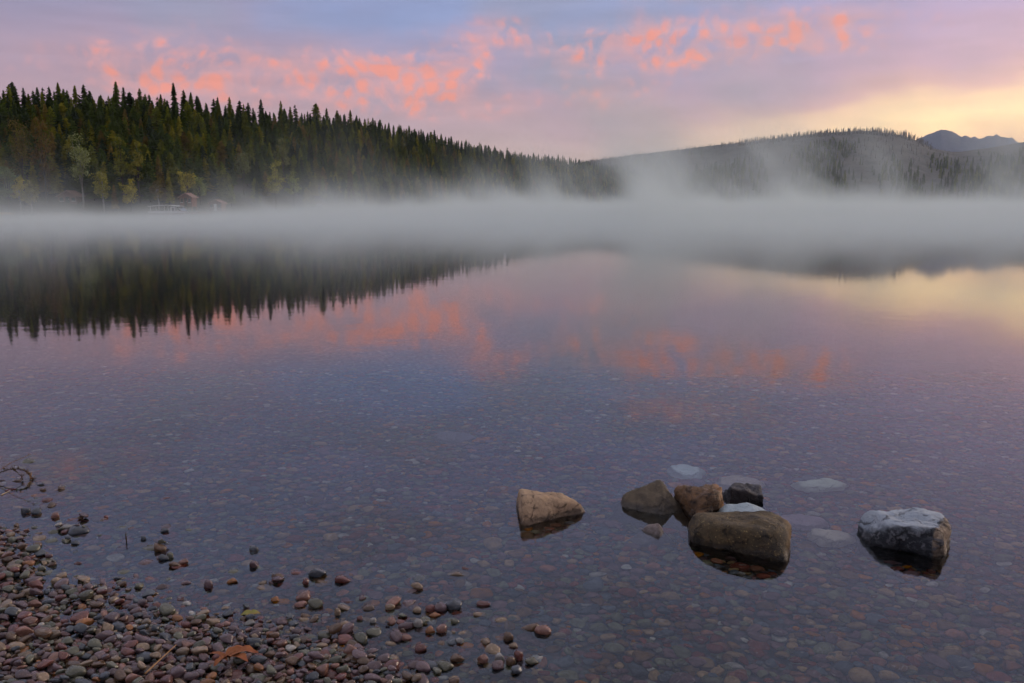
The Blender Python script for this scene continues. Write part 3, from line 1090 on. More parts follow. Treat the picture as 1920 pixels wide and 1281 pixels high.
# pinkish fin
M = rock_mat('pink_fin_stone', (0.30, 0.235, 0.205), (0.22, 0.165, 0.14), (0.36, 0.29, 0.25), 18.0, None, None, 0.7)
boulder(1226, 4.46, rock_mesh('boulder', [(-0.45, -0.5, 0.75, 0.022), (0.6, -0.4, 0.6, 0.045), (0.3, 0.8, 0.5, 0.036), (1, 0.2, 0.3, 0.055), (-0.7, 0.7, 0.3, 0.055), (0, 0, -1, 0.14), (0.2, -1, 0.1, 0.075)], M, 26.0, 0.008, 12.0, 8),
        'little pinkish fin of rock poking up before the pointed boulder')


# sunken slabs
def sunken(px, py, w, d, h, cols, label, depth=None, rz=0.0, seed=0, p=9.0):
    q = under_water(px, py, 0.12)
    zb = bed_at(q.x, q.y)
    for _ in range(3):
        q = under_water(px, py, max(0.02, -(zb + 0.02 + h * 0.8)) if depth is None else depth)
        zb = bed_at(q.x, q.y)
    m_ = rock_mat('sunken_stone', cols, tuple(c * 0.85 for c in cols), tuple(min(0.8, c * 1.1) for c in cols), 8.0, None, None, 0.7, wet_k=0.78)
    r = random.Random(seed)
    pl = [(0.05, -0.1, 1, h * 0.55), (0, 0, -1, h)]
    for k in range(7):
        a = 2 * math.pi * (k + r.uniform(-0.25, 0.25)) / 7
        pl.append((math.cos(a), math.sin(a), 0.35, r.uniform(0.85, 1.05) * math.hypot(w / 2 * math.cos(a), d / 2 * math.sin(a))))
    o = link('sunken_slab', rock_mesh('sunken_slab', pl, m_, p * 1.6, 0.022, 9.0, seed + 20, 0.010, ctr=(0, 0, 0)))
    z = (zb + 0.03) if depth is None else -depth - h * 0.55
    o.location = (q.x, q.y, z)
    o.rotation_euler = (0, 0, rz)
    tag(o, label, 'stone', 'pale slabs lying under the water')


sunken(1287, 880, 0.215, 0.24, 0.07, (0.72, 0.84, 0.80), 'pale teal squarish slab under water behind the pointed boulder', 0.05, 0.1, 1, 16)
sunken(1388, 902, 0.30, 0.20, 0.06, (0.50, 0.40, 0.29), 'tan slab under water just behind the small dark block', 0.06, 0.0, 2)
sunken(1537, 905, 0.34, 0.17, 0.06, (0.66, 0.72, 0.56), 'long pale green slab under water, behind and right of the cluster', 0.05, 0.05, 3)
sunken(1561, 1001, 0.25, 0.19, 0.07, (0.64, 0.55, 0.43), 'smooth cream oval stone under water between big boulder and block', 0.025, 0.0, 4, 3.5)
sunken(1500, 975, 0.30, 0.17, 0.05, (0.36, 0.25, 0.28), 'dull mauve slab under water beside the big boulder', 0.06, -0.2, 5)
sunken(852, 817, 0.30, 0.26, 0.06, (0.20, 0.16, 0.20), 'low mauve slab under water far out in the middle', 0.16, 0.0, 6)


# ------------------------------------------------------------------ twigs, reed, leaves
M_twig = simple_mat('wet_twig_bark', (0.050, 0.030, 0.014), (0.10, 0.055, 0.020), 60.0, 0.6, 0.4, 0.002)
M_straw = simple_mat('dry_straw', (0.26, 0.13, 0.05), (0.34, 0.20, 0.09), 40.0, 0.7, 0.2, 0.001)


def vpt(px, py, Y):
    z = py2z(py, Y)
    return Vector((px2x(px, Y, z), Y, z))


YT = on_water(62, 899).y
base = vpt(-150, 905, YT - 0.15)
base.z = -0.14
tw = empty('fallen_branch', (base.x, base.y, base.z))
main = [base, vpt(-60, 893, YT - .05), vpt(0, 886, YT), vpt(14, 881, YT), vpt(27, 879.5, YT), vpt(42, 880, YT), vpt(52, 886, YT), vpt(59, 893, YT), vpt(63, 899.5, YT)]


def thorny(pts, r0, r1, n_spur, seed, length=0.02):
    r = random.Random(seed)
    mb = MB()
    mb.tube(pts, [r0 + (r1 - r0) * i / (len(pts) - 1) for i in range(len(pts))], 6)
    for _ in range(n_spur):
        i = r.randrange(1, len(pts) - 1)
        q = pts[i].lerp(pts[i + 1], r.random())
        d = Vector((r.uniform(-1, 1), r.uniform(-1, 1), r.uniform(-0.6, 1))).normalized() * r.uniform(0.5, 1.2) * length
        mb.tube([q, q + d * 0.6, q + d + Vector((0, 0, 0.3 * length))], [r1 * 1.1, r1 * 0.9, r1 * 0.4], 5)
    mb.v = [tuple(Vector(v) - base) for v in mb.v]
    return mb


thorny(main, 0.0042, 0.0024, 46, 3, 0.026).build('stem', M_twig, tw, True)
thorny([vpt(25, 880, YT), vpt(33, 886, YT - .01), vpt(40, 893, YT - .02), vpt(43, 900, YT - 0.02)], 0.0034, 0.0022, 8, 4, 0.02).build('side_twig', M_twig, tw, True)
thorny([vpt(42, 880, YT), vpt(50, 885, YT + .02), vpt(56, 892, YT + .02), vpt(60, 900, YT + .02)], 0.0040, 0.0025, 26, 5, 0.022).build('side_twig', M_straw, tw, True)
thorny([base, vpt(-60, 901, YT - .05), vpt(0, 900.5, YT - .03), vpt(24, 904, YT - .02), vpt(54, 904, YT)], 0.0036, 0.0020, 6, 6, 0.012).build('side_twig', M_twig, tw, True)
thorny([base, vpt(-60, 908, YT - .05), vpt(0, 881.5, YT), vpt(20, 868, YT), vpt(40, 859.5, YT), vpt(59, 851, YT)], 0.0030, 0.0016, 4, 8, 0.02).build('dry_stalk', M_straw, tw, True)
tag(tw, 'bare arching twig with buds reaching from the left over the water', 'branch')

p0 = on_water(237, 1015)
mb = MB()
mb.tube([(0, 0, -0.07), (0.001, 0, 0.0), (-0.002, 0.002, 0.03), (0.001, 0.0, 0.052)], [0.0035, 0.0035, 0.003, 0.0024], 6)
o = mb.build('reed_stem', M_twig, None, True)
o.location = p0
tag(o, 'short upright reed stem standing alone in the shallows', 'reed')


def surf(px, py):
    """top of the pile below a pixel of the beach"""
    p = on_water(px, py)
    for _ in range(6):
        ix, iy = int((p.x - GX0) / CELL), int((p.y - GY0) / CELL)
        z = float(np.max(H[max(iy - 2, 0):iy + 3, max(ix - 2, 0):ix + 3]))
        p = on_water(px, py, max(z, 0.0))
    return p


def stalk(name, a, b, r, label, mat=None, lift=0.006):
    A, B = surf(*a), surf(*b)
    zc = [A]
    mb = MB()
    pts = []
    for i in range(7):
        q = A.lerp(B, i / 6)
        ix, iy = int((q.x - GX0) / CELL), int((q.y - GY0) / CELL)
        pts.append(Vector((q.x, q.y, max(q.z, float(np.max(H[iy - 1:iy + 2, ix - 1:ix + 2]))) + lift)) - A)
    zs = [p.z for p in pts]
    for i in range(1, 6):
        pts[i].z = max((zs[i - 1] + zs[i] + zs[i + 1]) / 3, zs[i] - 0.003)
    mb.tube(pts, [r * (1 - 0.5 * i / 6) for i in range(7)], 6)
    o = mb.build(name, mat or M_straw, None, True)
    o.location = A
    tag(o, label, 'stalk')


stalk('dry_stalk', (272, 1266), (330, 1212), 0.0042, 'dry orange stalk lying slantwise across the beach pebbles')
stalk('dry_stalk', (2, 929), (19, 921), 0.0035, 'short pale straw floating at the left edge below the twig', simple_mat('pale_straw', (0.42, 0.30, 0.18), (0.5, 0.38, 0.24), 40.0, 0.7, 0.2, 0.001), 0.003)


def leaf_blade(L, W, curl, seed, lobes=0):
    r = random.Random(seed)
    n = 9
    vs_, fs_ = [], []
    for i in range(n):
        s = i / (n - 1)
        w = W * math.sin(math.pi * min(1, s * 0.96 + 0.03)) ** 0.8
        if lobes:
            w *= 0.55 + 0.45 * abs(math.sin(s * math.pi * lobes))
        z = curl * math.sin(s * 3.0) * L + r.uniform(-1, 1) * 0.004
        x = (s - 0.5) * L
        vs_ += [(x, -w, z + abs(curl) * w * 1.5 + r.uniform(-.002, .002)), (x, 0, z), (x, w, z + abs(curl) * w * 2.0 + r.uniform(-.002, .002))]
    for i in range(n - 1):
        b = i * 3
        fs_ += [(b, b + 1, b + 4, b + 3), (b + 1, b + 2, b + 5, b + 4)]
    m_ = len(vs_)
    vs_ += [(x, y, z - 0.0012) for x, y, z in vs_]
    fs_ += [tuple(m_ + k for k in reversed(f)) for f in fs_]
    return vs_, fs_


M_leaf_o = simple_mat('dead_orange_leaf', (0.30, 0.10, 0.025), (0.20, 0.055, 0.018), 30.0, 0.6, 0.4, 0.002)
M_leaf_g = simple_mat('yellow_green_leaf', (0.22, 0.22, 0.04), (0.26, 0.15, 0.04), 25.0, 0.55, 0.3, 0.002)
pl = surf(425, 1243)
lf = empty('dead_leaf', pl + Vector((0, 0, 0.008)), 0.35)
for k, (a_, L_) in enumerate([(0.0, 0.13), (0.7, 0.10), (-0.7, 0.11), (2.6, 0.08), (-2.4, 0.07)]):
    v_, f_ = leaf_blade(L_, L_ * 0.22, 0.18, 40 + k, 2)
    me = pymesh('lobe', v_, f_, M_leaf_o, True)
    o = link('lobe', me, lf)
    o.rotation_euler = (random.uniform(-.3, .3), random.uniform(-.3, .1), a_)
    o.location = (math.cos(a_) * L_ * 0.42, math.sin(a_) * L_ * 0.42, 0.012)
tag(lf, 'crumpled orange dead leaf lying on the beach pebbles', 'leaf')
pg = on_water(470, 1155)
v_, f_ = leaf_blade(0.085, 0.018, 0.08, 60)
o = link('fallen_leaf', pymesh('fallen_leaf', v_, f_, M_leaf_g, True))
o.location = pg + Vector((0, 0, 0.010))
o.rotation_euler = (0.2, 0.0, 0.2)
tag(o, 'yellow-green fallen leaf at the water edge of the beach', 'leaf')

# ------------------------------------------------------------------ trees
M_bark = simple_mat('conifer_bark', (0.045, 0.032, 0.024), (0.075, 0.055, 0.042), 3.0, 0.95, 0.5, 0.05)
M_birch = simple_mat('pale_bark', (0.20, 0.19, 0.16), (0.30, 0.28, 0.24), 3.0, 0.9, 0.4, 0.03)
M_snag = simple_mat('snag_wood', (0.11, 0.10, 0.09), (0.17, 0.155, 0.14), 2.0, 0.95, 0.3, 0.05)


def foliage_mat(name, instanced):
    m, t, out = new_mat(name)
    if instanced:
        col = t.new('ShaderNodeAttribute', attribute_type='INSTANCER', attribute_name='col').outputs['Color']
    else:
        col = t.new('ShaderNodeObjectInfo').outputs['Color']
    pos = t.new('ShaderNodeNewGeometry').outputs['Position']
    n = t.noise(pos, 0.9, 3, 0.6)
    n2 = t.noise(pos, 6.0, 2, 0.5)
    c = t.vm('SCALE', col, scale=t.smooth(n, 0.3, 0.7, 0.65, 1.35))
    c = t.vm('SCALE', c, scale=t.smooth(n2, 0.3, 0.7, 0.75, 1.25))
    d = t.new('ShaderNodeBsdfDiffuse')
    t.put(d.inputs[0], c)
    tr = t.new('ShaderNodeBsdfTranslucent')
    t.put(tr.inputs[0], t.vm('MULTIPLY', c, (1.2, 1.3, 0.6)))
    mx = t.new('ShaderNodeMixShader')
    mx.inputs[0].default_value = 0.25
    t.l.new(d.outputs[0], mx.inputs[1])
    t.l.new(tr.outputs[0], mx.inputs[2])
    t.l.new(mx.outputs[0], out.inputs[0])
    return m


M_fol_i = foliage_mat('needles_scattered', True)
M_fol_o = foliage_mat('needles', False)


def conifer_geo(seed, Rr, droop, gap, power, bare):
    """unit-height conifer; returns crown (verts, faces), trunk MB"""
    r = random.Random(seed)
    cr = MB()
    z = 0.10 + bare
    lev = 0
    while z < 0.985:
        s = (z - bare) / (1 - bare)
        L = Rr * (max(0.02, 1 - s) ** (power * 0.85)) * (0.6 + 0.4 * min(1, s * 6)) + 0.006
        nb = 8 if s < 0.6 else 7
        ph = r.random() * 6.28
        for k in range(nb):
            if r.random() < gap:
                continue
            a = ph + 6.28 * k / nb + r.uniform(-0.3, 0.3)
            l = L * r.uniform(0.55, 1.15)
            ca, sa = math.cos(a), math.sin(a)
            wd = l * r.uniform(0.26, 0.42) + 0.006
            up = r.uniform(-0.02, 0.02)
            d1, d2 = -droop * l * 0.35 + up, -droop * l * r.uniform(0.8, 1.2) + up

            def P(u, v, w):
                return (ca * u - sa * v, sa * u + ca * v, z + w)
            hang = 0.012 + 0.25 * wd
            vs_ = [P(0.0, 0, 0.006), P(l * 0.45, wd, d1 - hang * 0.6), P(l * 0.5, 0, d1 + 0.004), P(l * 0.45, -wd, d1 - hang * 0.6), P(l, 0, d2),
                   P(l * 0.8, wd * 0.8, d2 - hang * 0.5), P(l * 0.8, -wd * 0.8, d2 - hang * 0.5), P(l * 0.62, wd * 0.1, d1 - hang * 1.6), P(l * 0.25, -wd * 0.2, d1 - hang * 1.2)]
            cr.add(vs_, [(0, 1, 2), (0, 2, 3), (2, 5, 4), (2, 4, 6), (1, 5, 2), (3, 2, 6), (2, 7, 4), (0, 8, 2)])
        z += (0.030 if s < 0.7 else 0.024) * r.uniform(0.75, 1.3)
        lev += 1
    cr.tube([(0, 0, 0.93), (0.0, 0, 1.0)], [0.006, 0.0015], 4)
    tk = MB()
    tk.tube([(0, 0, -0.06), (0.003, 0, 0.3), (0.0, 0.002, 0.65), (0, 0, 0.96)], [0.016, 0.012, 0.007, 0.002], 6)
    return cr, tk


CONI = [conifer_geo(1, 0.155, 0.35, 0.05, 0.85, 0.00), conifer_geo(2, 0.185, 0.30, 0.10, 0.75, 0.02), conifer_geo(3, 0.125, 0.45, 0.12, 0.70, 0.05),
        conifer_geo(4, 0.215, 0.22, 0.06, 0.62, 0.00), conifer_geo(5, 0.145, 0.40, 0.34, 0.75, 0.12), conifer_geo(6, 0.165, 0.28, 0.08, 0.55, 0.03),
        conifer_geo(7, 0.105, 0.35, 0.45, 0.55, 0.20)]
CFORM = ['narrow cone-shaped', 'broad-skirted', 'slim drooping', 'bushy wide', 'ragged open', 'full column-like', 'thin gappy']
CRO = [c[0].mesh('crown', M_fol_o) for c in CONI]
CRI = [c[0].mesh('crown', M_fol_i) for c in CONI]
TRK = [c[1].mesh('trunk', M_bark, True) for c in CONI]
HUES = [('dark green', (0.058, 0.082, 0.014), 0.34), ('olive green', (0.118, 0.130, 0.014), 0.26), ('blackish green', (0.032, 0.048, 0.014), 0.18),
        ('yellowish green', (0.190, 0.170, 0.016), 0.12), ('brownish green', (0.150, 0.105, 0.022), 0.10)]
HW = np.array([h[2] for h in HUES])
HW /= HW.sum()

LAND_X = [(0, 'at the far left'), (110, 'left of the pale birch'), (165, 'above the pale birch'), (235, 'right of pale birch'), (300, 'above the white boat'),
          (355, 'above the stilt cabin'), (420, 'right of the boathouse'), (490, 'left of the yellow tree'), (560, 'above the yellow tree'), (640, 'right of the yellow tree')]


def zone_x(px):
    return min(LAND_X, key=lambda q: abs(q[0] - px))[1]


CLEAR = [(157, 0.12, 22), (195, 0.10, 18), (18, 0.10, 22), (40, 0.10, 16), (246, 0.12, 18), (298, 0.10, 16), (317, 0.08, 26), (352, 0.16, 24), (376, 0.16, 18), (404, 0.16, 14),
         (518, 0.14, 22), (552, 0.16, 18), (598, 0.10, 12), (458, 0.28, 20), (532, 0.36, 20), (48, 0.14, 26), (88, 0.16, 22), (127, 0.2, 16), (232, 0.18, 14), (262, 0.16, 14)]
trees = []
rng = random.Random(5)
rows = [0.06, 0.14, 0.22, 0.30, 0.38, 0.46, 0.54, 0.62, 0.70, 0.78, 0.86, 0.93, 1.0, 1.07]
for ri, tt0 in enumerate(rows):
    px = -240.0 + rng.uniform(0, 20)
    while px < 1215:
        tt = tt0 + rng.uniform(-0.035, 0.035)
        tt = max(tt, 0.05)
        p = left_hill(px, tt)
        hgt = interp(px, TREE_H) * rng.uniform(0.75, 1.10) * (1.0 if tt < 0.9 else rng.choice([0.72, 0.82, 0.9, 0.95, 1.0, 1.0, 1.05, 1.16]))
        if tt < 0.1:
            hgt *= rng.uniform(0.55, 0.95)
        if any(abs(px - bpx) < bw and tt < btt + 0.03 for bpx, btt, bw in CLEAR):
            px += 9
            continue
        kinds = [0, 1, 2, 3, 5] if tt < 0.85 else [0, 0, 2, 2, 4, 5, 6, 1, 0]
        k = rng.choice(kinds)
        hue = int(RNG.choice(len(HW), p=HW)) if tt < 0.85 else rng.choice([0, 0, 2, 2, 1])
        trees.append(dict(p=p, h=hgt, k=k, hue=hue, px=px, tt=tt, rz=rng.uniform(0, 6.28), s=rng.uniform(0.8, 1.5), w=rng.uniform(1.15, 1.6)))
        px += (1.42 * rng.uniform(0.6, 1.4)) * FPX / p.y
vis = [q for q in trees if 0 <= q['px'] <= 1200]
for q in trees:
    q['size'] = q['h'] / q['p'].y if -5 < q['px'] < 1200 else 0
    q['size'] *= 1.0 if (q['tt'] < 0.5 or q['tt'] > 0.9) else 0.97
order_t = sorted(trees, key=lambda q: -q['size'])
NT_IND = 300
titems = []
for q in order_t[:NT_IND]:
    e = empty('conifer', q['p'], q['rz'])
    e.scale = (q['h'] * q['w'], q['h'] * q['w'], q['h'])
    c = link('crown', CRO[q['k']], e)
    c.color = (*[v * q['s'] for v in HUES[q['hue']][1]], 1)
    link('trunk', TRK[q['k']], e)
    place = 'on the skyline' if q['tt'] > 0.9 else ('high up' if q['tt'] > 0.6 else ('halfway up' if q['tt'] > 0.3 else 'by the lakeshore'))
    tag(e, None, 'tree', 'conifers of the left hill')
    titems.append((e, '%s %s conifer %s %s' % (CFORM[q['k']], HUES[q['hue']][0], place, zone_x(q['px'])), q['px']))
label_by_order(titems)
rest_t = order_t[NT_IND:]
fo = instancer('forest', CRI, [q['p'][:] for q in rest_t], [(0, 0, q['rz']) for q in rest_t], [(q['h'] * q['w'], q['h'] * q['w'], q['h']) for q in rest_t],
               [q['k'] for q in rest_t], [[v * q['s'] for v in HUES[q['hue']][1]] for q in rest_t])
tag(fo, 'smaller conifers running down the hill towards the middle', 'forest', kind='stuff')
print('trees', len(trees), 'visible', len(vis))

# the far shore: a belt of conifers in front of the burnt hill
fp, fr_, fs_, fi_, fc_ = [], [], [], [], []
for _ in range(5200):
    px = rng.uniform(1080, 2250)
    Y = rng.uniform(790, 1180)
    tt = max(0, (Y - 820) / 430)
    topz = py2z(interp(px, BURN_TOP), 1250)
    z = topz * tt ** 0.85 if tt > 0 else 0.2
    clump = mnoise.noise(Vector((px * 0.012, Y * 0.006, 2.0)))
    if rng.random() > 0.62 + 1.1 * clump - (Y - 790) / 620:
        continue
    hgt = rng.uniform(9, 17) * (1 - 0.55 * max(0, tt))
    fp.append((px2x(px, Y, z), Y, z - 0.5))
    fr_.append((0, 0, rng.uniform(0, 6.28)))
    fs_.append((hgt, hgt, hgt))
    fi_.append(rng.randrange(len(CRI)))
    s_ = rng.uniform(0.8, 1.3)
    fc_.append([v * s_ for v in HUES[rng.choice([0, 0, 1, 2])][1]])
tag(instancer('far_shore_forest', CRI, fp, fr_, fs_, fi_, fc_), 'dark conifer belt along the far right shore in the mist', 'forest', kind='stuff')

# burnt snags along the far ridge
SN = []
for s in range(4):
    r = random.Random(70 + s)
    mb = MB()
    mb.tube([(0, 0, -0.1), (r.uniform(-.01, .01), 0, 0.5), (r.uniform(-.02, .02), 0, 1.0)], [0.070, 0.052, 0.022], 5)
    for k in range(9):
        z = r.uniform(0.3, 0.95)
        a = r.uniform(0, 6.28)
        l = 0.10 * (1.1 - z) + 0.02
        mb.tube([(0, 0, z), (math.cos(a) * l, math.sin(a) * l, z - 0.02)], [0.022, 0.008], 3)
    SN.append(mb.mesh('snag', M_snag))
sp, sr, ss, si = [], [], [], []
for _ in range(2600):
    px = rng.uniform(1090, 1960)
    tt = 1.0 + rng.uniform(-0.12, 0.04) if rng.random() < 0.72 else rng.uniform(0.45, 0.95)
    Y = 820 + 430 * tt
    zt = py2z(interp(px, BURN_TOP), 1250)
    z = zt * tt ** 0.85 if tt <= 1 else zt * (1 - (tt - 1) * 0.8)
    x = px2x(px, 1250, 0) * (Y / 1250)
    hh = rng.uniform(3.0, 7.5) * (1.15 if 1380 < px < 1720 else 0.75)
    if px > 1740:
        hh *= 0.4
    sp.append((x, Y, z + 7.0 * fract(x, Y, 6.0 / 1250) * 0.35 - 0.6))
    sr.append((rng.uniform(-.06, .06), rng.uniform(-.06, .06), rng.uniform(0, 6.28)))
    ss.append((hh * 1.1, hh * 1.1, hh))
    si.append(rng.randrange(4))
tag(instancer('burnt_snags', SN, sp, sr, ss, si, [(1, 1, 1)] * len(sp)), 'bare burnt tree trunks bristling along the far ridge', 'dead trees', kind='stuff')


def broadleaf(px, tt, height, width, hue, label, seed, bark, lean=0.0):
    r = random.Random(seed)
    p = left_hill(px, max(tt, 0.04))
    e = empty('broadleaf_tree', p, 0)
    tk = MB()
    fork = height * r.uniform(0.3, 0.42)
    tk.tube([(0, 0, -0.4), (0.05, 0, fork * 0.5), (lean * 0.4, 0, fork)], [0.16, 0.12, 0.09], 7)
    cr = MB()
    for b in range(9):
        a = 6.28 * b / 9 + r.uniform(-.3, .3)
        rr = width * 0.5 * r.uniform(0.35, 0.85)
        zt = height * r.uniform(0.42, 0.95)
        if b == 0:
            rr, zt = 0.1, height * 0.93
        rr *= 1.15 - 0.75 * (zt / height)
        end = Vector((math.cos(a) * rr + lean, math.sin(a) * rr, zt))
        st = Vector((lean * 0.4, 0, fork * r.uniform(0.75, 1.0)))
        md = st.lerp(end, 0.5) + Vector((0, 0, 0.06 * height))
        tk.tube([st, md, end], [0.06, 0.04, 0.012], 5)
        for c in range(5):
            cc = st.lerp(end, r.uniform(0.55, 1.08)) + Vector((r.gauss(0, .25), r.gauss(0, .25), r.gauss(0, .2)))
            cs = width * r.uniform(0.10, 0.19)
            for q in range(34):
                d = Vector((r.gauss(0, 1), r.gauss(0, 1), r.gauss(0, 0.75)))
                d = d.normalized() * cs * r.uniform(0.45, 1.05)
                o_ = cc + d
                n = (d.normalized() + Vector((r.uniform(-.6, .6), r.uniform(-.6, .6), r.uniform(-.2, .8)))).normalized()
                u = n.orthogonal().normalized()
                u = Matrix.Rotation(r.uniform(0, 6.28), 3, n) @ u
                v = n.cross(u)
                sz = r.uniform(0.09, 0.19)
                cr.add([o_ - u * sz, o_ - v * sz * 0.6, o_ + u * sz, o_ + v * sz * 0.6], [(0, 1, 2, 3)])
    c = cr.build('crown', M_fol_o, e)
    c.color = (*[min(0.4, v * 2.2) for v in hue], 1)
    tk.build('trunk', bark, e, True)
    tag(e, label, 'tree', 'broadleaf trees along the far left shore')


YG, YY, OG, GG = (0.10, 0.115, 0.030), (0.17, 0.145, 0.018), (0.075, 0.060, 0.018), (0.075, 0.095, 0.040)
broadleaf(157, 0.10, 10.6, 5.0, (0.125, 0.135, 0.055), 'tall pale birch with feathery crown near the left shore', 1, M_birch)
broadleaf(195, 0.04, 6.6, 3.8, (0.135, 0.125, 0.022), 'yellow-green birch at the right foot of the tall pale birch', 2, M_birch)
broadleaf(18, 0.06, 6.8, 4.8, GG, 'leafy green tree at the left edge of the shore', 3, M_bark)
broadleaf(40, 0.03, 5.2, 2.6, YY, 'bright yellow young tree near the left edge', 4, M_birch)
broadleaf(60, 0.03, 4.4, 2.6, (0.12, 0.105, 0.025), 'pale yellow sapling above the stony bank', 14, M_birch)
broadleaf(246, 0.05, 4.6, 3.6, YY, 'rounded yellow shrub tree between birch and white boat', 5, M_bark)
broadleaf(298, 0.07, 4.6, 2.6, OG, 'brown-green little tree behind the white boat', 6, M_birch)
broadleaf(352, 0.14, 5.6, 3.8, YY, 'domed yellow tree above the stilt cabin', 7, M_bark)
broadleaf(376, 0.12, 4.8, 3.6, YG, 'green domed tree right of the stilt cabin', 8, M_bark)
broadleaf(518, 0.04, 9.6, 5.0, (0.15, 0.14, 0.020), 'big yellow-green tree with a rounded top in mid hill', 9, M_bark)
broadleaf(552, 0.05, 8.0, 4.2, (0.095, 0.11, 0.018), 'green leafy tree beside the big yellow-green one', 10, M_bark)
broadleaf(458, 0.22, 8.4, 5.6, (0.070, 0.075, 0.030), 'dusky grey-green round-topped tree left of the yellow-green one', 11, M_bark)
broadleaf(532, 0.38, 8.6, 5.2, (0.080, 0.082, 0.034), 'dusky round-topped tree behind the big yellow-green one', 12, M_bark)
broadleaf(48, 0.12, 12.0, 6.4, (0.062, 0.048, 0.014), 'broad bronze-green tree at the left of the shore', 15, M_bark)
broadleaf(88, 0.14, 12.4, 5.2, (0.070, 0.044, 0.014), 'tall reddish-bronze tree left of the pale birch', 16, M_bark)
broadleaf(232, 0.16, 10.5, 3.6, (0.085, 0.085, 0.014), 'tall narrow sunlit green tree right of the pale birch', 17, M_bark)
broadleaf(262, 0.14, 9.6, 3.2, (0.090, 0.082, 0.014), 'tall narrow yellowish tree left of the white boat', 18, M_bark)

# ------------------------------------------------------------------ boats, cabins and the stony bank on the far left shore
M_white = simple_mat('white_paint', (0.50, 0.50, 0.48), (0.60, 0.60, 0.58), 2.0, 0.5, 0.1, 0.005)
M_glass, t, out = new_mat('boat_window_glass')
pbsdf(t, out, (0.02, 0.025, 0.03), 0.08, 0.6)
M_red = simple_mat('brown_red_boards', (0.13, 0.055, 0.040), (0.17, 0.075, 0.055), 2.0, 0.8, 0.3, 0.01)
M_roof = simple_mat('brown_roof', (0.20, 0.115, 0.085), (0.26, 0.15, 0.11), 2.0, 0.8, 0.3, 0.01)
M_wood = simple_mat('dock_planks', (0.20, 0.145, 0.10), (0.28, 0.21, 0.15), 2.0, 0.85, 0.3, 0.01)
M_dark = simple_mat('dark_void', (0.02, 0.018, 0.016), (0.03, 0.026, 0.024), 2.0, 0.9, 0.1, 0.01)
M_yel = simple_mat('yellow_hull', (0.30, 0.19, 0.05), (0.36, 0.24, 0.07), 2.0, 0.5, 0.1, 0.01)


def mbox(*a):
    mb = MB()
    mb.box(*a)
    return mb


# pontoon boat with a canopy
Y = 121.0
bx = px2x(317, Y)
bt = empty('pontoon_boat', (bx, Y, 0))
for sgn in (-0.8, 0.8):
    mb = MB()
    mb.tube([(-2.6, sgn, 0.12), (1.9, sgn, 0.12), (2.5, sgn, 0.28), (2.8, sgn, 0.42)], [0.28, 0.28, 0.2, 0.05], 10)
    mb.build('pontoon', M_white, bt, True)
mbox(-2.5, 2.4, -1.05, 1.05, 0.40, 0.50).build('deck', M_wood, bt)
mb = MB()
mb.box(-2.45, 2.3, -1.05, -1.0, 0.503, 0.85)
mb.box(-2.45, 2.3, 1.0, 1.05, 0.503, 0.85)
mb.box(-2.5, -2.453, -1.0, 1.0, 0.503, 0.85)
mb.build('side_panel', M_white, bt)
for x in (-2.2, -1.0, 0.3, 1.2):
    for yy in (-0.98, 0.94):
        mbox(x, x + 0.06, yy, yy + 0.04, 0.853, 1.5).build('post', M_white, bt)
mb = MB()
ns = 8
pts = [(-2.5 + 4.3 * k / ns, 1.46 + 0.16 * math.sin(math.pi * k / ns)) for k in range(ns + 1)]
for (xa, za), (xb, zb) in zip(pts[:-1], pts[1:]):
    mb.add([(xa, -1.1, za), (xb, -1.1, zb), (xb, 1.1, zb), (xa, 1.1, za), (xa, -1.1, za + .07), (xb, -1.1, zb + .07), (xb, 1.1, zb + .07), (xa, 1.1, za + .07)],
           [(0, 3, 2, 1), (4, 5, 6, 7), (0, 1, 5, 4), (2, 3, 7, 6)])
mb.build('canopy', M_white, bt)
mbox(0.55, 1.25, -0.7, 0.7, 0.503, 1.42).build('cabin_wall', M_white, bt)
mbox(0.75, 1.05, -0.716, -0.702, 0.85, 1.25).build('window', M_glass, bt)
mb = MB()
mb.add([(1.85, -1.0, 0.853), (2.3, -1.0, 0.853), (1.55, -1.0, 1.45), (1.50, -1.0, 1.45), (1.85, 1.0, 0.853), (2.3, 1.0, 0.853), (1.55, 1.0, 1.45), (1.5, 1.0, 1.45)],
       [(0, 1, 2, 3), (7, 6, 5, 4), (1, 5, 6, 2), (0, 3, 7, 4)])
mb.build('windscreen', M_glass, bt)
tag(bt, 'white pontoon boat with a canopy moored in the mist at the far left shore', 'boat')


def gable(x0, x1, y0, y1, z0, z1, th=0.12, ov=0.25):
    mb = MB()
    xm = (x0 + x1) / 2
    a, b = x0 - ov, x1 + ov
    zz = z0 - ov * (z1 - z0) / (xm - x0)
    for s, e in ((a, xm), (xm, b)):
        zs, ze = (zz, z1) if s == a else (z1, zz)
        mb.add([(s, y0 - ov, zs), (e, y0 - ov, ze), (e, y1 + ov, ze), (s, y1 + ov, zs), (s, y0 - ov, zs + th), (e, y0 - ov, ze + th), (e, y1 + ov, ze + th), (s, y1 + ov, zs + th)],
               [(0, 3, 2, 1), (4, 5, 6, 7), (0, 1, 5, 4), (1, 2, 6, 5), (2, 3, 7, 6), (3, 0, 4, 7)])
    return mb


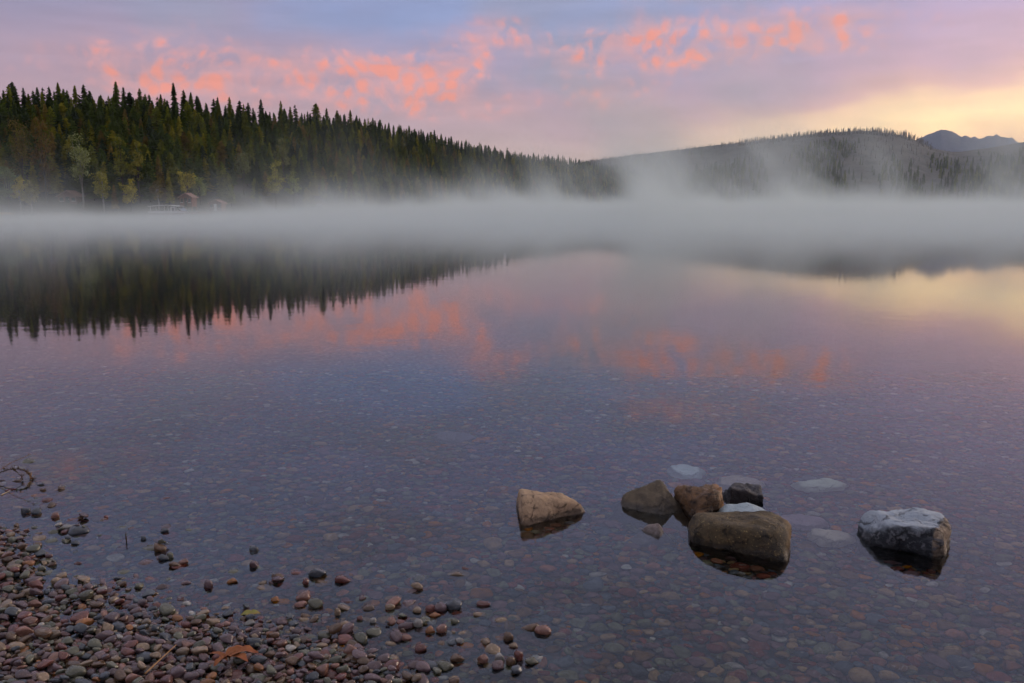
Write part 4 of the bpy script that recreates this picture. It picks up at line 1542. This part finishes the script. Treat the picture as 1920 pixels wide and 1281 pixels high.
def cabin(name, px, Y, z, w, d, h, rh, wall, roof, label, stilts=0.0, cat='cabin', door_mat=None, rz=0.0):
    e = empty(name, (px2x(px, Y, z), Y, z), rz)
    mb = MB()
    x = w / 2
    z0 = stilts
    mb.add([(-x, 0, z0), (x, 0, z0), (x, d, z0), (-x, d, z0), (-x, 0, z0 + h), (x, 0, z0 + h), (x, d, z0 + h), (-x, d, z0 + h), (0, 0, z0 + h + rh), (0, d, z0 + h + rh)],
           [(0, 3, 2, 1), (0, 1, 5, 8, 4), (1, 2, 6, 5), (2, 3, 7, 9, 6), (3, 0, 4, 7)])
    mb.build('wall', wall, e)
    gable(-x, x, 0, d, z0 + h + 0.01, z0 + h + rh + 0.01).build('roof', roof, e)
    dr = mbox(-x * 0.2, x * 0.25, -0.05, -0.004, z0 + 0.05, z0 + min(1.9, h * 0.92)).build('door', door_mat or M_dark, e)
    mbox(x * 0.16, x * 0.21, -0.09, -0.052, z0 + 0.8, z0 + 0.9).build('handle', M_white, dr)
    for s in (-0.62, 0.66):
        wdw = mbox(x * (s - 0.17), x * (s + 0.17), -0.05, -0.004, z0 + h * 0.45, z0 + h * 0.82).build('window', M_glass, e)
        mbox(x * (s - 0.22), x * (s + 0.22), -0.10, -0.004, z0 + h * 0.40, z0 + h * 0.445).build('sill', M_white, wdw)
    if stilts:
        for sx in (-x * 0.92, x * 0.86):
            for sy in (0.05, d - 0.2):
                mbox(sx, sx + 0.16, sy, sy + 0.16, -0.8, z0 - 0.004).build('stilt', M_wood, e)
    tag(e, label, cat)
    return e


def hz(px, Y):
    d0 = interp(px, SHORE_D)
    return left_hill(px, max(0.04, (Y - d0) / interp(px, RIDGE_W))).z


cabin('stilt_cabin', 349, 135, 0.9, 1.9, 2.2, 1.5, 0.55, M_red, M_roof, 'narrow red-brown cabin on stilts behind the wooden dock', 0.5)
cabin('boathouse', 404, 140.5, 0.5, 2.0, 2.4, 1.3, 0.5, M_red, M_roof, 'small boathouse with a white door right of the dock', 0.15, 'boathouse', M_white)
cabin('lake_hut', 598, 176, 0.6, 2.1, 2.0, 0.95, 0.35, M_white, M_roof, 'tiny pale hut alone on the misty shore in mid hill', 0.1, 'hut')
cabin('forest_cabin', 127, 129.5, 1.7, 2.8, 2.4, 1.3, 0.75, M_red, M_roof, 'brown-roofed cabin half hidden among trees left of the birch', 0.0)

dk = empty('dock', (px2x(366, 130.5), 130.5, 0.0))
for k in range(14):
    mbox(-1.15 + k * 0.165, -1.0 + k * 0.165, -1.2, 4.6, 0.55, 0.62).build('plank', M_wood, dk)
for sx in (-1.1, 1.0):
    for sy in (-1.1, 1.5, 4.0):
        mbox(sx, sx + 0.14, sy, sy + 0.14, -1.2, 0.546).build('post', M_wood, dk)
mbox(-1.15, 1.15, -1.28, -1.204, 0.18, 0.62).build('fascia', M_wood, dk)
tag(dk, 'brown wooden dock between the white boat and the boathouse', 'dock')

# upturned yellow rowing boat at the far left
cn = empty('rowing_boat', (px2x(9, 120.8), 120.8, 0.35), 0.08)
vs_, fs_ = [], []
for i in range(11):
    s = i / 10 * 2 - 1
    w = 0.42 * (1 - s * s) ** 0.6 + 0.01
    for k in range(7):
        a = math.pi * k / 6
        vs_.append((s * 1.15, -math.cos(a) * w, 0.30 * math.sin(a) * (1 - 0.25 * s * s)))
for i in range(10):
    for k in range(6):
        fs_.append((i * 7 + k, (i + 1) * 7 + k, (i + 1) * 7 + k + 1, i * 7 + k + 1))
link('hull', pymesh('hull', vs_, fs_, M_yel, True), cn)
mbox(-1.0, 1.0, -0.02, 0.02, 0.285, 0.34).build('keel', M_wood, cn)
tag(cn, 'upturned yellow rowing boat on the shore at the left edge', 'boat')

M_bank = simple_mat('bank_stone', (0.20, 0.18, 0.16), (0.30, 0.28, 0.25), 0.8, 0.9, 0.4, 0.05)
BK = [pymesh('bank_stone', s, ICO2F, M_bank, True) for s in PSHAPES[:4]]
bp, br, bs_, bi = [], [], [], []
for _ in range(260):
    px = rng.gauss(100, 26)
    d0 = interp(px, SHORE_D)
    Y = d0 + rng.uniform(-1.0, 2.2)
    z = max(0.0, (Y - d0 + 0.8) * 0.2)
    r = rng.uniform(0.12, 0.34)
    bp.append((px2x(px, Y, z), Y, z))
    br.append((rng.uniform(-.3, .3), rng.uniform(-.3, .3), rng.uniform(0, 6.28)))
    bs_.append((r, r * 0.8, r * 0.6))
    bi.append(rng.randrange(4))
tag(instancer('stony_bank', BK, bp, br, bs_, bi, [(1, 1, 1)] * len(bp)), 'bank of pale stones at the far left waterline', 'stones', kind='stuff')

# ------------------------------------------------------------------ mist over the lake
M_mist, t, out = new_mat('lake_mist')
pos = t.new('ShaderNodeNewGeometry').outputs['Position']
x, y, z = t.sep(pos)[:]
w1 = t.noise(t.vm('MULTIPLY', t.vm('ADD', pos, t.comb(t.m('MULTIPLY', z, 0.6), 0.0, 0.0)), (1.0, 0.45, 0.8)), 0.095, 4, 0.62)
w2 = t.noise(t.vm('MULTIPLY', pos, (1.0, 0.5, 0.4)), 0.020, 1, 0.5)
ratio = t.m('DIVIDE', x, t.m('MAXIMUM', y, 10.0))
east = t.smooth(ratio, -0.35, 0.40)
near = t.smooth(y, 18.0, 70.0)
left = t.smooth(ratio, -0.62, -0.15, 0.45, 1.0)
# a dense skin on the water
skin = t.m('MULTIPLY', t.m('EXPONENT', t.m('MULTIPLY', z, t.m('MULTIPLY', t.smooth(w1, 0.36, 0.64, 1.7, 0.62), t.smooth(ratio, -0.5, -0.1, -1.6, -1.0)))), t.m('MULTIPLY', t.smooth(w2, 0.30, 0.62, 0.6, 1.15), 0.105))
# wisps and plumes drifting up from it, taller to the east
plume = t.m('MULTIPLY', t.smooth(w1, 0.48, 0.66), t.smooth(y, 230.0, 130.0, 0.05, 1.0))
hs = t.m('MULTIPLY_ADD', east, 5.5, 2.2)
rise = t.m('EXPONENT', t.m('MULTIPLY', t.m('DIVIDE', z, hs), -1.0))
amt = t.m('MULTIPLY', t.m('MULTIPLY_ADD', east, 0.026, 0.036), t.smooth(w2, 0.38, 0.6, 0.15, 1.3))
wisp = t.m('MULTIPLY', t.m('MULTIPLY', plume, rise), amt)
dens = t.m('MULTIPLY', t.m('ADD', skin, wisp), t.m('MULTIPLY', near, left))
dens = t.m('MULTIPLY', dens, t.smooth(z, 24.0, 15.0))
pv = t.new('ShaderNodeVolumePrincipled')
pv.inputs['Color'].default_value = (0.91, 1.0, 0.94, 1)
pv.inputs['Anisotropy'].default_value = 0.0
t.put(pv.inputs['Density'], dens)
t.l.new(pv.outputs[0], out.inputs['Volume'])
try:
    M_mist.cycles.volume_step_rate = 0.2
except Exception:
    M_mist.volume_step_rate = 0.2
mb = MB()
mb.add([(-40, 16, 0.02), (45, 16, 0.02), (240, 300, 0.02), (-170, 300, 0.02), (-40, 16, 24), (45, 16, 24), (240, 300, 24), (-170, 300, 24)],
       [(0, 3, 2, 1), (4, 5, 6, 7), (0, 1, 5, 4), (1, 2, 6, 5), (2, 3, 7, 6), (3, 0, 4, 7)])
mist = mb.build('mist', M_mist)
tag(mist, 'low bank of pale mist lying on the lake', 'mist', kind='stuff')

# ------------------------------------------------------------------ thin haze in the air
M_haze, t, out = new_mat('air_haze')
pv = t.new('ShaderNodeVolumePrincipled')
pv.inputs['Color'].default_value = (0.78, 0.86, 1.0, 1)
pv.inputs["Density"].default_value = 0.00005
t.l.new(pv.outputs[0], out.inputs['Volume'])
hz_top = 430.0
haze = mbox(-4200, 5000, -400, 5000, -4.2, hz_top).build('haze', M_haze)
tag(haze, 'thin blue morning haze in the air', 'haze', kind='stuff')
